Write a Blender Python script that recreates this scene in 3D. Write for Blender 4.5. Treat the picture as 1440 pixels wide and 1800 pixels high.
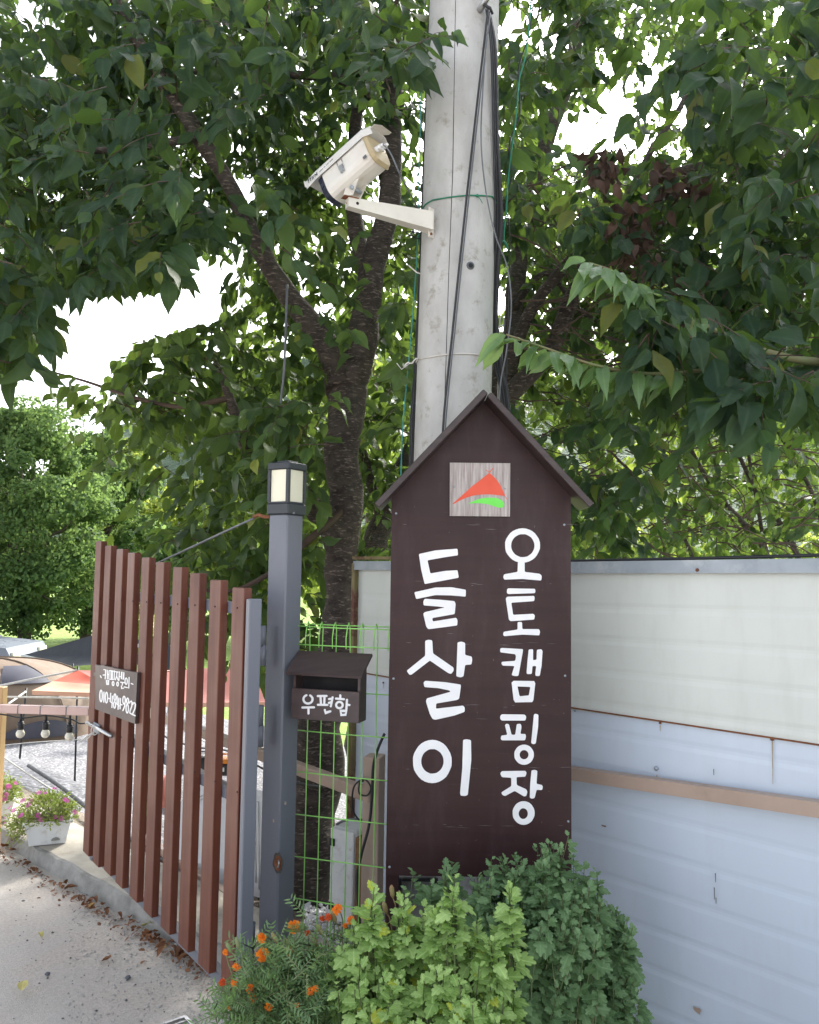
import bpy, math, random
import numpy as np
from mathutils import Vector, Matrix, noise
from mathutils.geometry import tessellate_polygon
for o in list(bpy.data.objects): bpy.data.objects.remove(o)
S = bpy.context.scene
C = S.collection
V = Vector
rad = math.radians

# ------------------------------------------------------------------ camera
EYE = V((0, 0, 1.6)); FPX = 1442.0
RM = Matrix.Rotation(rad(94.0), 3, 'X') @ Matrix.Rotation(rad(0.85), 3, 'Z')
cd = bpy.data.cameras.new('camera'); cam = bpy.data.objects.new('camera', cd); C.objects.link(cam)
cam.matrix_world = Matrix.Translation(EYE) @ RM.to_4x4()
cd.sensor_fit = 'HORIZONTAL'; cd.sensor_width = 36; cd.lens = FPX/1440*36
cd.clip_start = .05; cd.clip_end = 4000
S.camera = cam
# ------------------------------------------------------------------ world, sun, exposure
SUN_AZ, SUN_EL = 24.0, 38.0          # degrees right of the view direction, above the horizon
W = bpy.data.worlds.new('World'); S.world = W; W.use_nodes = True
wn = W.node_tree.nodes; wl = W.node_tree.links; wn.clear()
sky = wn.new('ShaderNodeTexSky'); sky.sky_type = 'NISHITA'; sky.sun_disc = False
sky.sun_elevation = rad(SUN_EL); sky.sun_rotation = rad(SUN_AZ)
sky.air_density = 1.0; sky.dust_density = 3.0; sky.ozone_density = 1.0
bw = wn.new('ShaderNodeRGBToBW'); wl.new(sky.outputs[0], bw.inputs[0])
cl = wn.new('ShaderNodeVectorMath'); cl.operation = 'SCALE'; cl.inputs[0].default_value = (1.0, 1.02, 1.06)
wl.new(bw.outputs[0], cl.inputs['Scale'])
wt = wn.new('ShaderNodeTexCoord'); wz = wn.new('ShaderNodeTexNoise'); wz.inputs['Scale'].default_value = 2.2; wz.inputs['Detail'].default_value = 5
wl.new(wt.outputs['Generated'], wz.inputs['Vector'])
wr = wn.new('ShaderNodeMapRange'); wr.inputs['From Min'].default_value = .3; wr.inputs['From Max'].default_value = .7
wr.inputs['To Min'].default_value = .62; wr.inputs['To Max'].default_value = .95
wl.new(wz.outputs[0], wr.inputs['Value'])
wm = wn.new('ShaderNodeMix'); wm.data_type = 'RGBA'
wl.new(wr.outputs[0], wm.inputs['Factor']); wl.new(sky.outputs[0], wm.inputs['A']); wl.new(cl.outputs[0], wm.inputs['B'])
bg = wn.new('ShaderNodeBackground'); bg.inputs['Strength'].default_value = .15
wo = wn.new('ShaderNodeOutputWorld')
wl.new(wm.outputs['Result'], bg.inputs['Color']); wl.new(bg.outputs[0], wo.inputs['Surface'])
sl = bpy.data.lights.new('sun', 'SUN'); sl.energy = 2.0; sl.angle = rad(6.0); sl.color = (1, .95, .86)
so = bpy.data.objects.new('sun', sl); C.objects.link(so)
az, el = rad(SUN_AZ), rad(SUN_EL)
sdir = V((math.sin(az)*math.cos(el), math.cos(az)*math.cos(el), math.sin(el)))
so.rotation_euler = sdir.to_track_quat('Z', 'Y').to_euler(); so.location = sdir*40
S.render.engine = 'CYCLES'
S.view_settings.view_transform = 'Standard'; S.view_settings.look = 'None'
S.view_settings.exposure = 2.2; S.view_settings.gamma = 1.0; S.view_settings.use_curve_mapping = False
S.render.resolution_x = 819; S.render.resolution_y = 1024
S.cycles.samples = 96; S.cycles.use_denoising = True
S.cycles.max_bounces = 8; S.cycles.transparent_max_bounces = 12; S.cycles.caustics_reflective = False

# ------------------------------------------------------------------ helpers
def ray(px, py): return RM @ V(((px-720)/FPX, -(py-900)/FPX, -1))
def at(px, py, Y):
    r = ray(px, py); return EYE + r*(Y/r.y)
def hit(px, py, P, N):
    r = ray(px, py); return EYE + r*((P-EYE).dot(N)/r.dot(N))
def ground(px, py, z=0.0):
    r = ray(px, py); return EYE + r*((z-1.6)/r.z)
def pxr(rp, Y): return rp*Y/FPX          # a radius in pixels at a depth -> metres

def node_mat(name):
    m = bpy.data.materials.new(name); m.use_nodes = True
    nt = m.node_tree; b = nt.nodes['Principled BSDF']
    return m, nt, b
def mix_rgb(nt, f, a, b):
    x = nt.nodes.new('ShaderNodeMix'); x.data_type = 'RGBA'
    for k, v in (('Factor', f), ('A', a), ('B', b)):
        i = [s for s in x.inputs if s.name == k and (s.type == ('VALUE' if k == 'Factor' else 'RGBA'))][0]
        if isinstance(v, bpy.types.NodeSocket): nt.links.new(v, i)
        else: i.default_value = v if k == 'Factor' else (*v[:3], 1)
    return [s for s in x.outputs if s.type == 'RGBA'][0]
def ramp(nt, src, lo, hi, a=0., b=1.):
    r = nt.nodes.new('ShaderNodeMapRange'); r.inputs['From Min'].default_value = lo; r.inputs['From Max'].default_value = hi
    r.inputs['To Min'].default_value = a; r.inputs['To Max'].default_value = b
    nt.links.new(src, r.inputs['Value']); return r.outputs[0]
def noise_tex(nt, scale, detail=4, stretch=(1, 1, 1), rough=.6, rot=(0, 0, 0)):
    tc = nt.nodes.new('ShaderNodeTexCoord'); mp = nt.nodes.new('ShaderNodeMapping'); mp.inputs['Scale'].default_value = stretch
    mp.inputs['Rotation'].default_value = rot
    n = nt.nodes.new('ShaderNodeTexNoise'); n.inputs['Scale'].default_value = scale; n.inputs['Detail'].default_value = detail
    n.inputs['Roughness'].default_value = rough
    nt.links.new(tc.outputs['Object'], mp.inputs[0]); nt.links.new(mp.outputs[0], n.inputs['Vector'])
    return n.outputs[0]
def add_bump(nt, b, h, strength, dist=.01):
    bp = nt.nodes.new('ShaderNodeBump'); bp.inputs['Strength'].default_value = strength; bp.inputs['Distance'].default_value = dist
    nt.links.new(h, bp.inputs['Height']); nt.links.new(bp.outputs[0], b.inputs['Normal'])
def mat(name, c1, c2=None, rough=.6, scale=6, stretch=(1, 1, 1), lo=.35, hi=.65, metal=0, spec=.5,
        bump=.0, bscale=80, bstretch=None, bdist=.004, dirt=None, dscale=3, dlo=.55, dhi=.75):
    m, nt, b = node_mat(name)
    c2 = c2 or tuple(x*.8 for x in c1)
    col = mix_rgb(nt, ramp(nt, noise_tex(nt, scale, 5, stretch), lo, hi), c1, c2)
    if dirt: col = mix_rgb(nt, ramp(nt, noise_tex(nt, dscale, 6, (1, 1, 1), .7), dlo, dhi), col, dirt)
    nt.links.new(col, b.inputs['Base Color'])
    rn = ramp(nt, noise_tex(nt, scale*2, 3, stretch), .3, .7, max(.05, rough-.08), min(1, rough+.1))
    nt.links.new(rn, b.inputs['Roughness'])
    b.inputs['Metallic'].default_value = metal; b.inputs['Specular IOR Level'].default_value = spec
    if bump: add_bump(nt, b, noise_tex(nt, bscale, 4, bstretch or stretch), bump, bdist)
    return m
def leaf_mat(name, cols, trans, rough=.42, tw=.35, veins=7., back=None, spec=.35):
    """cols: dark and light base colours picked at random per leaf; uv: v along the leaf, u across."""
    m, nt, b = node_mat(name); N = nt.nodes; L = nt.links
    g = N.new('ShaderNodeNewGeometry'); oi = N.new('ShaderNodeObjectInfo')
    ad = N.new('ShaderNodeMath'); ad.operation = 'ADD'; L.new(g.outputs['Random Per Island'], ad.inputs[0]); L.new(oi.outputs['Random'], ad.inputs[1])
    fr = N.new('ShaderNodeMath'); fr.operation = 'FRACT'; L.new(ad.outputs[0], fr.inputs[0])
    col = mix_rgb(nt, fr.outputs[0], cols[0], cols[1])
    if len(cols) > 2:                                                # a few odd yellowing leaves
        gt = N.new('ShaderNodeMath'); gt.operation = 'GREATER_THAN'; gt.inputs[1].default_value = .965; L.new(fr.outputs[0], gt.inputs[0])
        col = mix_rgb(nt, gt.outputs[0], col, cols[2])
    if veins:
        uv = N.new('ShaderNodeUVMap'); sp = N.new('ShaderNodeSeparateXYZ'); L.new(uv.outputs[0], sp.inputs[0])
        a = N.new('ShaderNodeMath'); a.operation = 'SUBTRACT'; a.inputs[1].default_value = .5; L.new(sp.outputs[0], a.inputs[0])
        ab = N.new('ShaderNodeMath'); ab.operation = 'ABSOLUTE'; L.new(a.outputs[0], ab.inputs[0])
        mid = ramp(nt, ab.outputs[0], .012, .045, 1, 0)
        s1 = N.new('ShaderNodeMath'); s1.operation = 'MULTIPLY_ADD'; s1.inputs[1].default_value = -.55; L.new(ab.outputs[0], s1.inputs[0]); L.new(sp.outputs[1], s1.inputs[2])
        s2 = N.new('ShaderNodeMath'); s2.operation = 'MULTIPLY'; s2.inputs[1].default_value = veins*6.2832; L.new(s1.outputs[0], s2.inputs[0])
        s3 = N.new('ShaderNodeMath'); s3.operation = 'SINE'; L.new(s2.outputs[0], s3.inputs[0])
        side = ramp(nt, s3.outputs[0], .7, 1., 0, .28)
        mx = N.new('ShaderNodeMath'); mx.operation = 'MAXIMUM'; L.new(mid, mx.inputs[0]); L.new(side, mx.inputs[1])
        sc = N.new('ShaderNodeMath'); sc.operation = 'MULTIPLY'; sc.inputs[1].default_value = .38; L.new(mx.outputs[0], sc.inputs[0])
        light = tuple(min(1, x*1.6+.02) for x in cols[1])
        col = mix_rgb(nt, sc.outputs[0], col, light)
        add_bump(nt, b, s3.outputs[0], .12, .0015)
    L.new(col, b.inputs['Base Color']); b.inputs['Roughness'].default_value = rough; b.inputs['Specular IOR Level'].default_value = spec
    if back:
        col2 = mix_rgb(nt, g.outputs['Backfacing'], col, back); L.new(col2, b.inputs['Base Color'])
    tr = N.new('ShaderNodeBsdfTranslucent')
    L.new(mix_rgb(nt, fr.outputs[0], trans, tuple(x*1.35 for x in trans)), tr.inputs['Color'])
    ms = N.new('ShaderNodeMixShader'); ms.inputs[0].default_value = tw
    L.new(b.outputs[0], ms.inputs[1]); L.new(tr.outputs[0], ms.inputs[2]); L.new(ms.outputs[0], N['Material Output'].inputs['Surface'])
    return m

WMAT = {}
def wmat(o):
    return WMAT.get(o.name, Matrix.Identity(4)) if o else Matrix.Identity(4)
def link(o, parent):
    C.objects.link(o)
    if parent: o.parent = parent
    WMAT[o.name] = wmat(parent) @ o.matrix_basis
    return o
def tag(o, label=None, cat=None, group=None, kind=None):
    if label: o['label'] = label
    if cat: o['category'] = cat
    if group: o['group'] = group
    if kind: o['kind'] = kind
    return o
def thing(name, loc, label, cat, group=None, rot=None):
    o = bpy.data.objects.new(name, None); o.empty_display_size = .1
    o.matrix_basis = Matrix.Translation(loc) @ (rot.to_4x4() if rot else Matrix.Identity(4))
    link(o, None); return tag(o, label, cat, group)

class MB:
    def __init__(s, smooth=False): s.v = []; s.f = []; s.smooth = smooth; s.uv = None
    def add(s, vs, fs):
        n = len(s.v); s.v += [tuple(x) for x in vs]; s.f += [tuple(n+i for i in f) for f in fs]; return s
    def box8(s, p):                                                  # 4 bottom then 4 top corners
        return s.add(p, [(3, 2, 1, 0), (4, 5, 6, 7), (0, 1, 5, 4), (1, 2, 6, 5), (2, 3, 7, 6), (3, 0, 4, 7)])
    def box(s, c, u, v, w):                                          # centre and three half vectors
        c, u, v, w = V(c), V(u), V(v), V(w)
        return s.box8([c-u-v-w, c+u-v-w, c+u+v-w, c-u+v-w, c-u-v+w, c+u-v+w, c+u+v+w, c-u+v+w])
    def bbox(s, c, u, v, w, b=.003):                                 # box with chamfered edges along w ends
        c, u, v, w = V(c), V(u), V(v), V(w); lu, lv, lw = u.length, v.length, w.length
        ring = []
        for (a, d) in ((1, 1-b/lv), (1-b/lu, 1), (-1+b/lu, 1), (-1, 1-b/lv), (-1, -1+b/lv), (-1+b/lu, -1), (1-b/lu, -1), (1, -1+b/lv)):
            ring.append((a, d))
        rows = []
        for (k, sc) in ((-1, b), (-1+b/lw, 0), (1-b/lw, 0), (1, b)):
            rows.append([c + u*(a - (sc/lu if a > 0 else -sc/lu)) + v*(d - (sc/lv if d > 0 else -sc/lv)) + w*k for a, d in ring])
        n = len(s.v); s.v += [tuple(p) for r in rows for p in r]
        for r in range(3):
            for i in range(8): s.f.append((n+r*8+i, n+r*8+(i+1) % 8, n+(r+1)*8+(i+1) % 8, n+(r+1)*8+i))
        s.f.append(tuple(n+7-i for i in range(8))); s.f.append(tuple(n+24+i for i in range(8)))
        return s
    def tube(s, pts, r, seg=8, cap=True, jit=0, rng=None):
        pts = [V(p) for p in pts]; n = len(pts); rr = r if isinstance(r, (list, tuple)) else [r]*n
        base = len(s.v); ref = None
        for i, p in enumerate(pts):
            t = (pts[min(i+1, n-1)]-pts[max(i-1, 0)])
            t = t.normalized() if t.length > 1e-9 else V((0, 0, 1))
            if ref is None: ref = V((1, 0, 0)) if abs(t.x) < .8 else V((0, 1, 0))
            a = (ref - t*ref.dot(t)).normalized(); b = t.cross(a); ref = a
            for k in range(seg):
                an = 2*math.pi*k/seg; q = rr[i]
                if jit: q *= 1+jit*noise.noise(V((math.cos(an)*1.6, math.sin(an)*1.6, i*.35+base*.01)))
                s.v.append(tuple(p + (a*math.cos(an)+b*math.sin(an))*q))
        for i in range(n-1):
            for k in range(seg):
                s.f.append((base+i*seg+k, base+i*seg+(k+1) % seg, base+(i+1)*seg+(k+1) % seg, base+(i+1)*seg+k))
        if cap:
            s.f.append(tuple(base+seg-1-k for k in range(seg))); s.f.append(tuple(base+(n-1)*seg+k for k in range(seg)))
        return s
    def prism(s, poly, ext):                                         # flat polygon (3D points) pushed along ext
        poly = [V(p) for p in poly]; ext = V(ext); n = len(poly)
        tris = tessellate_polygon([poly]); nb = len(s.v)
        nrm = V((0, 0, 0))
        for i in range(n): nrm += poly[i].cross(poly[(i+1) % n])
        flip = nrm.dot(ext) < 0
        s.v += [tuple(p) for p in poly] + [tuple(p+ext) for p in poly]
        for t in tris:
            a, b, c = t
            tn = (poly[b]-poly[a]).cross(poly[c]-poly[a])
            if tn.dot(ext) < 0: a, c = c, a
            s.f.append((nb+c, nb+b, nb+a)); s.f.append((nb+n+a, nb+n+b, nb+n+c))
        for i in range(n):
            j = (i+1) % n
            s.f.append((nb+i, nb+j, nb+n+j, nb+n+i) if not flip else (nb+j, nb+i, nb+n+i, nb+n+j))
        return s
    def sphere(s, c, r, seg=10, rings=6, sz=1.0):
        c = V(c); b = len(s.v)
        for i in range(1, rings):
            th = math.pi*i/rings
            for k in range(seg):
                ph = 2*math.pi*k/seg
                s.v.append(tuple(c+V((r*math.sin(th)*math.cos(ph), r*math.sin(th)*math.sin(ph), r*sz*math.cos(th)))))
        s.v.append(tuple(c+V((0, 0, r*sz)))); s.v.append(tuple(c-V((0, 0, r*sz)))); T = len(s.v)-2
        for i in range(rings-2):
            for k in range(seg):
                s.f.append((b+i*seg+k, b+(i+1)*seg+k, b+(i+1)*seg+(k+1) % seg, b+i*seg+(k+1) % seg))
        for k in range(seg):
            s.f.append((T, b+k, b+(k+1) % seg)); s.f.append((T+1, b+(rings-2)*seg+(k+1) % seg, b+(rings-2)*seg+k))
        return s
    def build(s, name, m, parent=None, local=False, **kw):
        me = bpy.data.meshes.new(name); inv = wmat(parent).inverted()
        me.from_pydata(s.v if local else [tuple(inv @ V(p)) for p in s.v], [], s.f)
        for x in (m if isinstance(m, (list, tuple)) else [m]): me.materials.append(x)
        if s.smooth: me.polygons.foreach_set('use_smooth', [True]*len(me.polygons))
        me.update()
        o = bpy.data.objects.new(name, me); link(o, parent)
        if kw: tag(o, **kw)
        return o

def np_mesh(name, verts, faces, mats, uv=None, parent=None, smooth=True):
    """verts (n,3) world, faces (m,k) same size k"""
    me = bpy.data.meshes.new(name); k = faces.shape[1]; m = len(faces)
    inv = np.array(wmat(parent).inverted()); v = verts @ inv[:3, :3].T + inv[:3, 3]
    me.vertices.add(len(v)); me.vertices.foreach_set('co', v.astype(np.float32).ravel())
    me.loops.add(m*k); me.loops.foreach_set('vertex_index', faces.astype(np.int32).ravel())
    me.polygons.add(m); me.polygons.foreach_set('loop_start', np.arange(0, m*k, k, dtype=np.int32))
    try: me.polygons.foreach_set('loop_total', np.full(m, k, dtype=np.int32))
    except Exception: pass
    if smooth: me.polygons.foreach_set('use_smooth', np.ones(m, dtype=bool))
    if uv is not None:
        ul = me.uv_layers.new(name='UVMap'); ul.data.foreach_set('uv', uv[faces.ravel()].astype(np.float32).ravel())
    for x in mats: me.materials.append(x)
    me.update(calc_edges=True); me.validate()
    o = bpy.data.objects.new(name, me); link(o, parent); return o

# leaf templates: (verts, faces(tri), uv)
def leaf_template(rows, fold=.25, droop=.25, teeth=0):
    v = []; uv = []; f = []
    for (t, w) in rows:
        z = -droop*t*t
        v += [(-w, t, z+fold*w), (0, t, z), (w, t, z+fold*w)]
        uv += [(.5-w, t), (.5, t), (.5+w, t)]
    for i in range(len(rows)-1):
        a = i*3
        for (p, q) in ((0, 1), (1, 2)):
            f += [(a+p, a+q, a+3+q), (a+p, a+3+q, a+3+p)]
    return np.array(v, float), np.array(f), np.array(uv, float)
CHERRY = [leaf_template([(0, .01), (.06, .09), (.2, .2), (.4, .265), (.6, .25), (.78, .15), (.88, .06), (1, .004)], fo, dr)
          for fo, dr in ((.25, .2), (.4, .45), (.1, .1), (.3, -.1), (.55, .6), (.2, .35))]
for k_, (tv_, tf_, tu_) in enumerate(CHERRY):                        # bend and ripple each kind a little differently
    tv_[:, 0] += (.10*math.sin(k_*2.1))*tv_[:, 1]**2*(1 if k_ % 2 else -1)
    tv_[:, 2] += .035*np.sin(tv_[:, 1]*11+k_)*np.sign(tv_[:, 0])*(np.abs(tv_[:, 0]) > .03)+.02*np.cos(tv_[:, 1]*9+k_*2)
    tv_[:, 0] *= (.92, 1.04, .86, 1.0, .9, 1.1)[k_]
ROUND = [leaf_template([(0, .02), (.3, .32), (.7, .3), (1, .01)], .2, .2)]
NARROW = [leaf_template([(0, .01), (.35, .12), (.7, .1), (1, .01)], .2, .3)]
def mum_template(droop=.25):
    out = [(-x, y) for x, y in ((0, 0), (.05, .10), (.19, .09), (.30, .17), (.25, .30), (.37, .36), (.43, .48), (.37, .58), (.24, .56), (.29, .70), (.26, .84), (.13, .83), (.09, .96), (0, 1.0))]
    out += [(-x, y) for x, y in out[-2:0:-1]]
    v = [(0, .45, .0)]; uv = [(.5, .45)]
    for x, y in out:
        v.append((x, y, -droop*y*y + .25*abs(x)-.1*(x*x))); uv.append((.5+x, y))
    n = len(out); f = [(0, 1+(i+1) % n, 1+i) for i in range(n)]
    return np.array(v, float), np.array(f), np.array(uv, float)
MUM = [mum_template(.1), mum_template(.4), mum_template(-.1)]

def frames(tips, nrm):
    t = tips/np.linalg.norm(tips, axis=1, keepdims=True)
    x = np.cross(t, nrm); x /= (np.linalg.norm(x, axis=1, keepdims=True)+1e-9)
    n = np.cross(x, t)
    return np.stack([x, t, n], axis=2)                              # columns
def leaves_obj(parent, name, pos, tips, nrm, size, m, templates, singles=0, rng=None, single_name='leaf', wid=1.0):
    """the `singles` nearest leaves become objects of their own, the rest one stuff part"""
    R = frames(tips, nrm); dist = np.linalg.norm(pos-np.array(EYE), axis=1)/size
    vis = (pos[:, 1] > .3)
    px = 720+FPX*pos[:, 0]/np.maximum(pos[:, 1], .1); py = 1000-FPX*(pos[:, 2]-1.6)/np.maximum(pos[:, 1], .1)
    vis &= (px > 0) & (px < 1440) & (py > -60) & (py < 1800)
    order = np.argsort(dist + (~vis)*1e6)
    ns = min(singles, int(vis.sum())); T = len(templates); tid = np.arange(len(pos)) % T
    if ns:
        inv = wmat(parent).inverted(); mes = []
        for (tv, tf, tu) in templates:
            me = bpy.data.meshes.new(single_name); me.from_pydata([(a*wid, b, c) for a, b, c in tv.tolist()], [], tf.tolist())
            me.polygons.foreach_set('use_smooth', [True]*len(tf))
            ul = me.uv_layers.new(name='UVMap'); ul.data.foreach_set('uv', tu[tf.ravel()].astype(np.float32).ravel())
            me.materials.append(m); mes.append(me)
        for i in order[:ns]:
            o = bpy.data.objects.new(single_name, mes[tid[i]])
            mt = Matrix([[*(R[i][r]*size[i]), pos[i][r]] for r in range(3)] + [[0, 0, 0, 1]])
            o.matrix_basis = inv @ mt; C.objects.link(o); o.parent = parent
    rest = order[ns:]
    vs = []; fs = []; us = []; base = 0
    for k, (tv, tf, tu) in enumerate(templates):
        idx = rest[tid[rest] == k]
        if not len(idx): continue
        tvw = tv*np.array([wid, 1, 1])
        vv = np.einsum('mij,nj->mni', R[idx], tvw)*size[idx][:, None, None] + pos[idx][:, None, :]
        n = len(tv); vs.append(vv.reshape(-1, 3)); us.append(np.tile(tu, (len(idx), 1)))
        fs.append((tf[None]+ (np.arange(len(idx))*n)[:, None, None]).reshape(-1, 3)+base); base += n*len(idx)
    if vs:
        o = np_mesh(name, np.concatenate(vs), np.concatenate(fs), [m], np.concatenate(us), parent); o['kind'] = 'stuff'
        return o

def in_poly(x, y, poly):
    c = np.zeros(len(x), bool); n = len(poly); j = n-1
    for i in range(n):
        xi, yi = poly[i]; xj, yj = poly[j]
        c ^= ((yi > y) != (yj > y)) & (x < (xj-xi)*(y-yi)/((yj-yi)+1e-9)+xi); j = i
    return c
def sample_volume(rng, poly, y0, y1, n, holes=(), clump=.0):
    """n points in the body of space that the outline spans between two depths"""
    xs = [p[0] for p in poly]; ys = [p[1] for p in poly]; out = []
    A = np.array(RM)
    while len(out) < n:
        k = n*3
        x = rng.uniform(min(xs), max(xs), k); y = rng.uniform(min(ys), max(ys), k)
        ok = in_poly(x, y, poly)
        for (hx, hy, hr, keep) in holes:
            ok &= ~(((x-hx)**2+(y-hy)**2 < hr*hr) & (rng.random(k) > keep))
        for a, b in zip(x[ok], y[ok]):
            Y = y0+(y1-y0)*rng.random(); p = at(a, b, Y)
            if clump and noise.noise(V((p.x, p.y*.7, p.z))*1.7+V((3.1, 7.7, 1.3))) < clump-.5+rng.random()*.35: continue
            out.append(p)
            if len(out) >= n: break
    return np.array([tuple(p) for p in out])
def sprays(rng, c, L=.3, k=8, size=.1, droop=.7, out=(0, -.5, 0), spread=.7, face=.5, szvar=.42):
    """hanging twigs with alternate leaves; returns leaf arrays and the twig lines"""
    n = len(c)
    d = rng.normal(size=(n, 3)); d[:, 2] = d[:, 2]*.35-.15; d += np.array(out); d /= np.linalg.norm(d, axis=1, keepdims=True)
    P = []; T = []; Nn = []; Sz = []; tw = []
    side = np.cross(d, [0, 0, 1.]); side /= np.linalg.norm(side, axis=1, keepdims=True)+1e-9
    LL = L*rng.uniform(.6, 1.3, n)
    for j in range(k+1):
        f = j/k; q = c + d*(LL*f)[:, None] + np.array([0, 0, -1.])*(LL*f*f*.35)[:, None]
        tw.append(q)
        if j == 0: continue
        sg = 1 if j % 2 else -1
        t = side*sg*spread*(1-.6*(j == k)) + d*(.45+.5*f) + np.array([0, 0, -droop]) + rng.normal(size=(n, 3))*.28
        nr = np.array([0, -face, .55]) + rng.normal(size=(n, 3))*.45
        P.append(q + rng.normal(size=(n, 3))*.008); T.append(t); Nn.append(nr); Sz.append(size*rng.uniform(1-szvar, 1+szvar, n)*(.75+.35*math.sin(3.1*f)))
    return np.concatenate(P), np.concatenate(T), np.concatenate(Nn), np.concatenate(Sz), np.stack(tw, 1)
def twig_mesh(parent, tw, m, r0=.004, r1=.0015, name='twigs'):
    """three-sided tubes for many twigs (n, k+1, 3)"""
    tw = tw[:, ::2] if tw.shape[1] > 5 else tw
    n, k, _ = tw.shape
    rr = np.linspace(r0, r1, k)
    offs = np.array([(1, 0, 0), (-.5, .3, .8), (-.5, -.3, -.8)])
    v = tw[:, :, None, :] + offs[None, None]*rr[None, :, None, None]
    F = []
    for i in range(k-1):
        for a in range(3):
            b = (a+1) % 3; F.append((i*3+a, i*3+b, (i+1)*3+b, (i+1)*3+a))
    F = np.array(F); faces = (F[None]+(np.arange(n)*k*3)[:, None, None]).reshape(-1, 4)
    o = np_mesh(name, v.reshape(-1, 3), faces, [m], None, parent); o['kind'] = 'stuff'; return o
def spline(pts, rs, n=6):
    P = [V(p) for p in pts]; out = []; ro = []
    for i in range(len(P)-1):
        p0, p1, p2, p3 = P[max(i-1, 0)], P[i], P[i+1], P[min(i+2, len(P)-1)]
        for k in range(n):
            t = k/n
            out.append(.5*((2*p1)+(p2-p0)*t+(2*p0-5*p1+4*p2-p3)*t*t+(3*p1-p0-3*p2+p3)*t**3)); ro.append(rs[i]*(1-t)+rs[i+1]*t)
    out.append(P[-1]); ro.append(rs[-1]); return out, ro
RK = .9
def limb(parent, name, pp, m, seg=10, jit=.16, n=6):
    """pp: (px, py, depth, radius in px)"""
    pts = [at(a, b, Y) for a, b, Y, r in pp]; rs = [pxr(r, Y)*RK for a, b, Y, r in pp]
    q, r = spline(pts, rs, n)
    for i in range(1, len(q)-1): q[i] = q[i] + V((noise.noise(q[i]*3), noise.noise(q[i]*3+V((5, 5, 5))), 0))*r[i]*.5
    return MB(True).tube(q, r, seg, jit=jit).build(name, m, parent)

# ------------------------------------------------------------------ materials
def bark_mat(name, c1, c2, c3, sc=1.0):
    m, nt, b = node_mat(name)
    n1 = noise_tex(nt, 11*sc, 7, (1, 1, 2.0), .75); n2 = noise_tex(nt, 26*sc, 4, (1, 1, 4), .6); n3 = noise_tex(nt, 5*sc, 4)
    col = mix_rgb(nt, ramp(nt, n1, .38, .62), c1, c2)
    col = mix_rgb(nt, ramp(nt, n2, .56, .66), col, c3)
    col = mix_rgb(nt, ramp(nt, n3, .55, .75, 0, .5), col, (.07, .075, .05))
    nt.links.new(col, b.inputs['Base Color']); b.inputs['Roughness'].default_value = .85
    ad = nt.nodes.new('ShaderNodeMath'); ad.operation = 'ADD'; nt.links.new(n1, ad.inputs[0]); nt.links.new(n2, ad.inputs[1])
    add_bump(nt, b, ad.outputs[0], .7, .014)
    return m
def asphalt_mat():
    m, nt, b = node_mat('road_surface')
    n1 = noise_tex(nt, 90, 5, rough=.7); n2 = noise_tex(nt, 1.3, 5, rough=.65); n3 = noise_tex(nt, 260, 2)
    col = mix_rgb(nt, ramp(nt, n1, .3, .7), (.42, .372, .328), (.68, .612, .55))
    col = mix_rgb(nt, ramp(nt, n2, .42, .62, 0, .6), col, (.52, .51, .485))
    col = mix_rgb(nt, ramp(nt, n3, .64, .72, 0, .4), col, (.12, .11, .10))
    nt.links.new(col, b.inputs['Base Color']); b.inputs['Roughness'].default_value = .92
    ad = nt.nodes.new('ShaderNodeMath'); ad.operation = 'ADD'; nt.links.new(n1, ad.inputs[0]); nt.links.new(n3, ad.inputs[1])
    add_bump(nt, b, ad.outputs[0], .7, .008); return m
def gravel_mat():
    m, nt, b = node_mat('gravel_surface')
    tc = nt.nodes.new('ShaderNodeTexCoord'); vo = nt.nodes.new('ShaderNodeTexVoronoi'); vo.inputs['Scale'].default_value = 26
    nt.links.new(tc.outputs['Object'], vo.inputs['Vector'])
    bwn = nt.nodes.new('ShaderNodeRGBToBW'); nt.links.new(vo.outputs['Color'], bwn.inputs[0])
    col = mix_rgb(nt, ramp(nt, bwn.outputs[0], .2, .8), (.15, .15, .165), (.32, .32, .34))
    col = mix_rgb(nt, ramp(nt, vo.outputs['Distance'], .3, .6, 0, .6), col, (.10, .10, .10))
    nt.links.new(col, b.inputs['Base Color']); b.inputs['Roughness'].default_value = .9
    inv = ramp(nt, vo.outputs['Distance'], 0, .6, 1, 0); add_bump(nt, b, inv, .7, .015); return m
def wood_mat(name, c1, c2, rough=.5, axis='z', sc=1.0, worn=None, bump=.25, spec=.5):
    m, nt, b = node_mat(name)
    st = {'z': (14, 14, .8), 'x': (.8, 14, 14)}[axis]
    n1 = noise_tex(nt, 2.6*sc, 6, st, .65); n2 = noise_tex(nt, 2.0, 4); n3 = noise_tex(nt, 9*sc, 5, st, .7)
    col = mix_rgb(nt, ramp(nt, n1, .35, .68), c1, c2)
    col = mix_rgb(nt, ramp(nt, n2, .4, .7, 0, .35), col, tuple(x*.6 for x in c1))
    if worn: col = mix_rgb(nt, ramp(nt, n3, .64, .76, 0, .7), col, worn)
    nt.links.new(col, b.inputs['Base Color'])
    nt.links.new(ramp(nt, n2, .3, .7, rough-.1, rough+.12), b.inputs['Roughness'])
    b.inputs['Specular IOR Level'].default_value = spec
    add_bump(nt, b, n1, bump, .003); return m
MT = {}
MT['road'] = asphalt_mat(); MT['gravel'] = gravel_mat()
MT['kerb'] = mat('kerb_concrete', (.33, .32, .30), (.19, .185, .17), .9, 7, bump=.8, bscale=30, bdist=.012, dirt=(.12, .11, .09), dscale=2.5)
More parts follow.
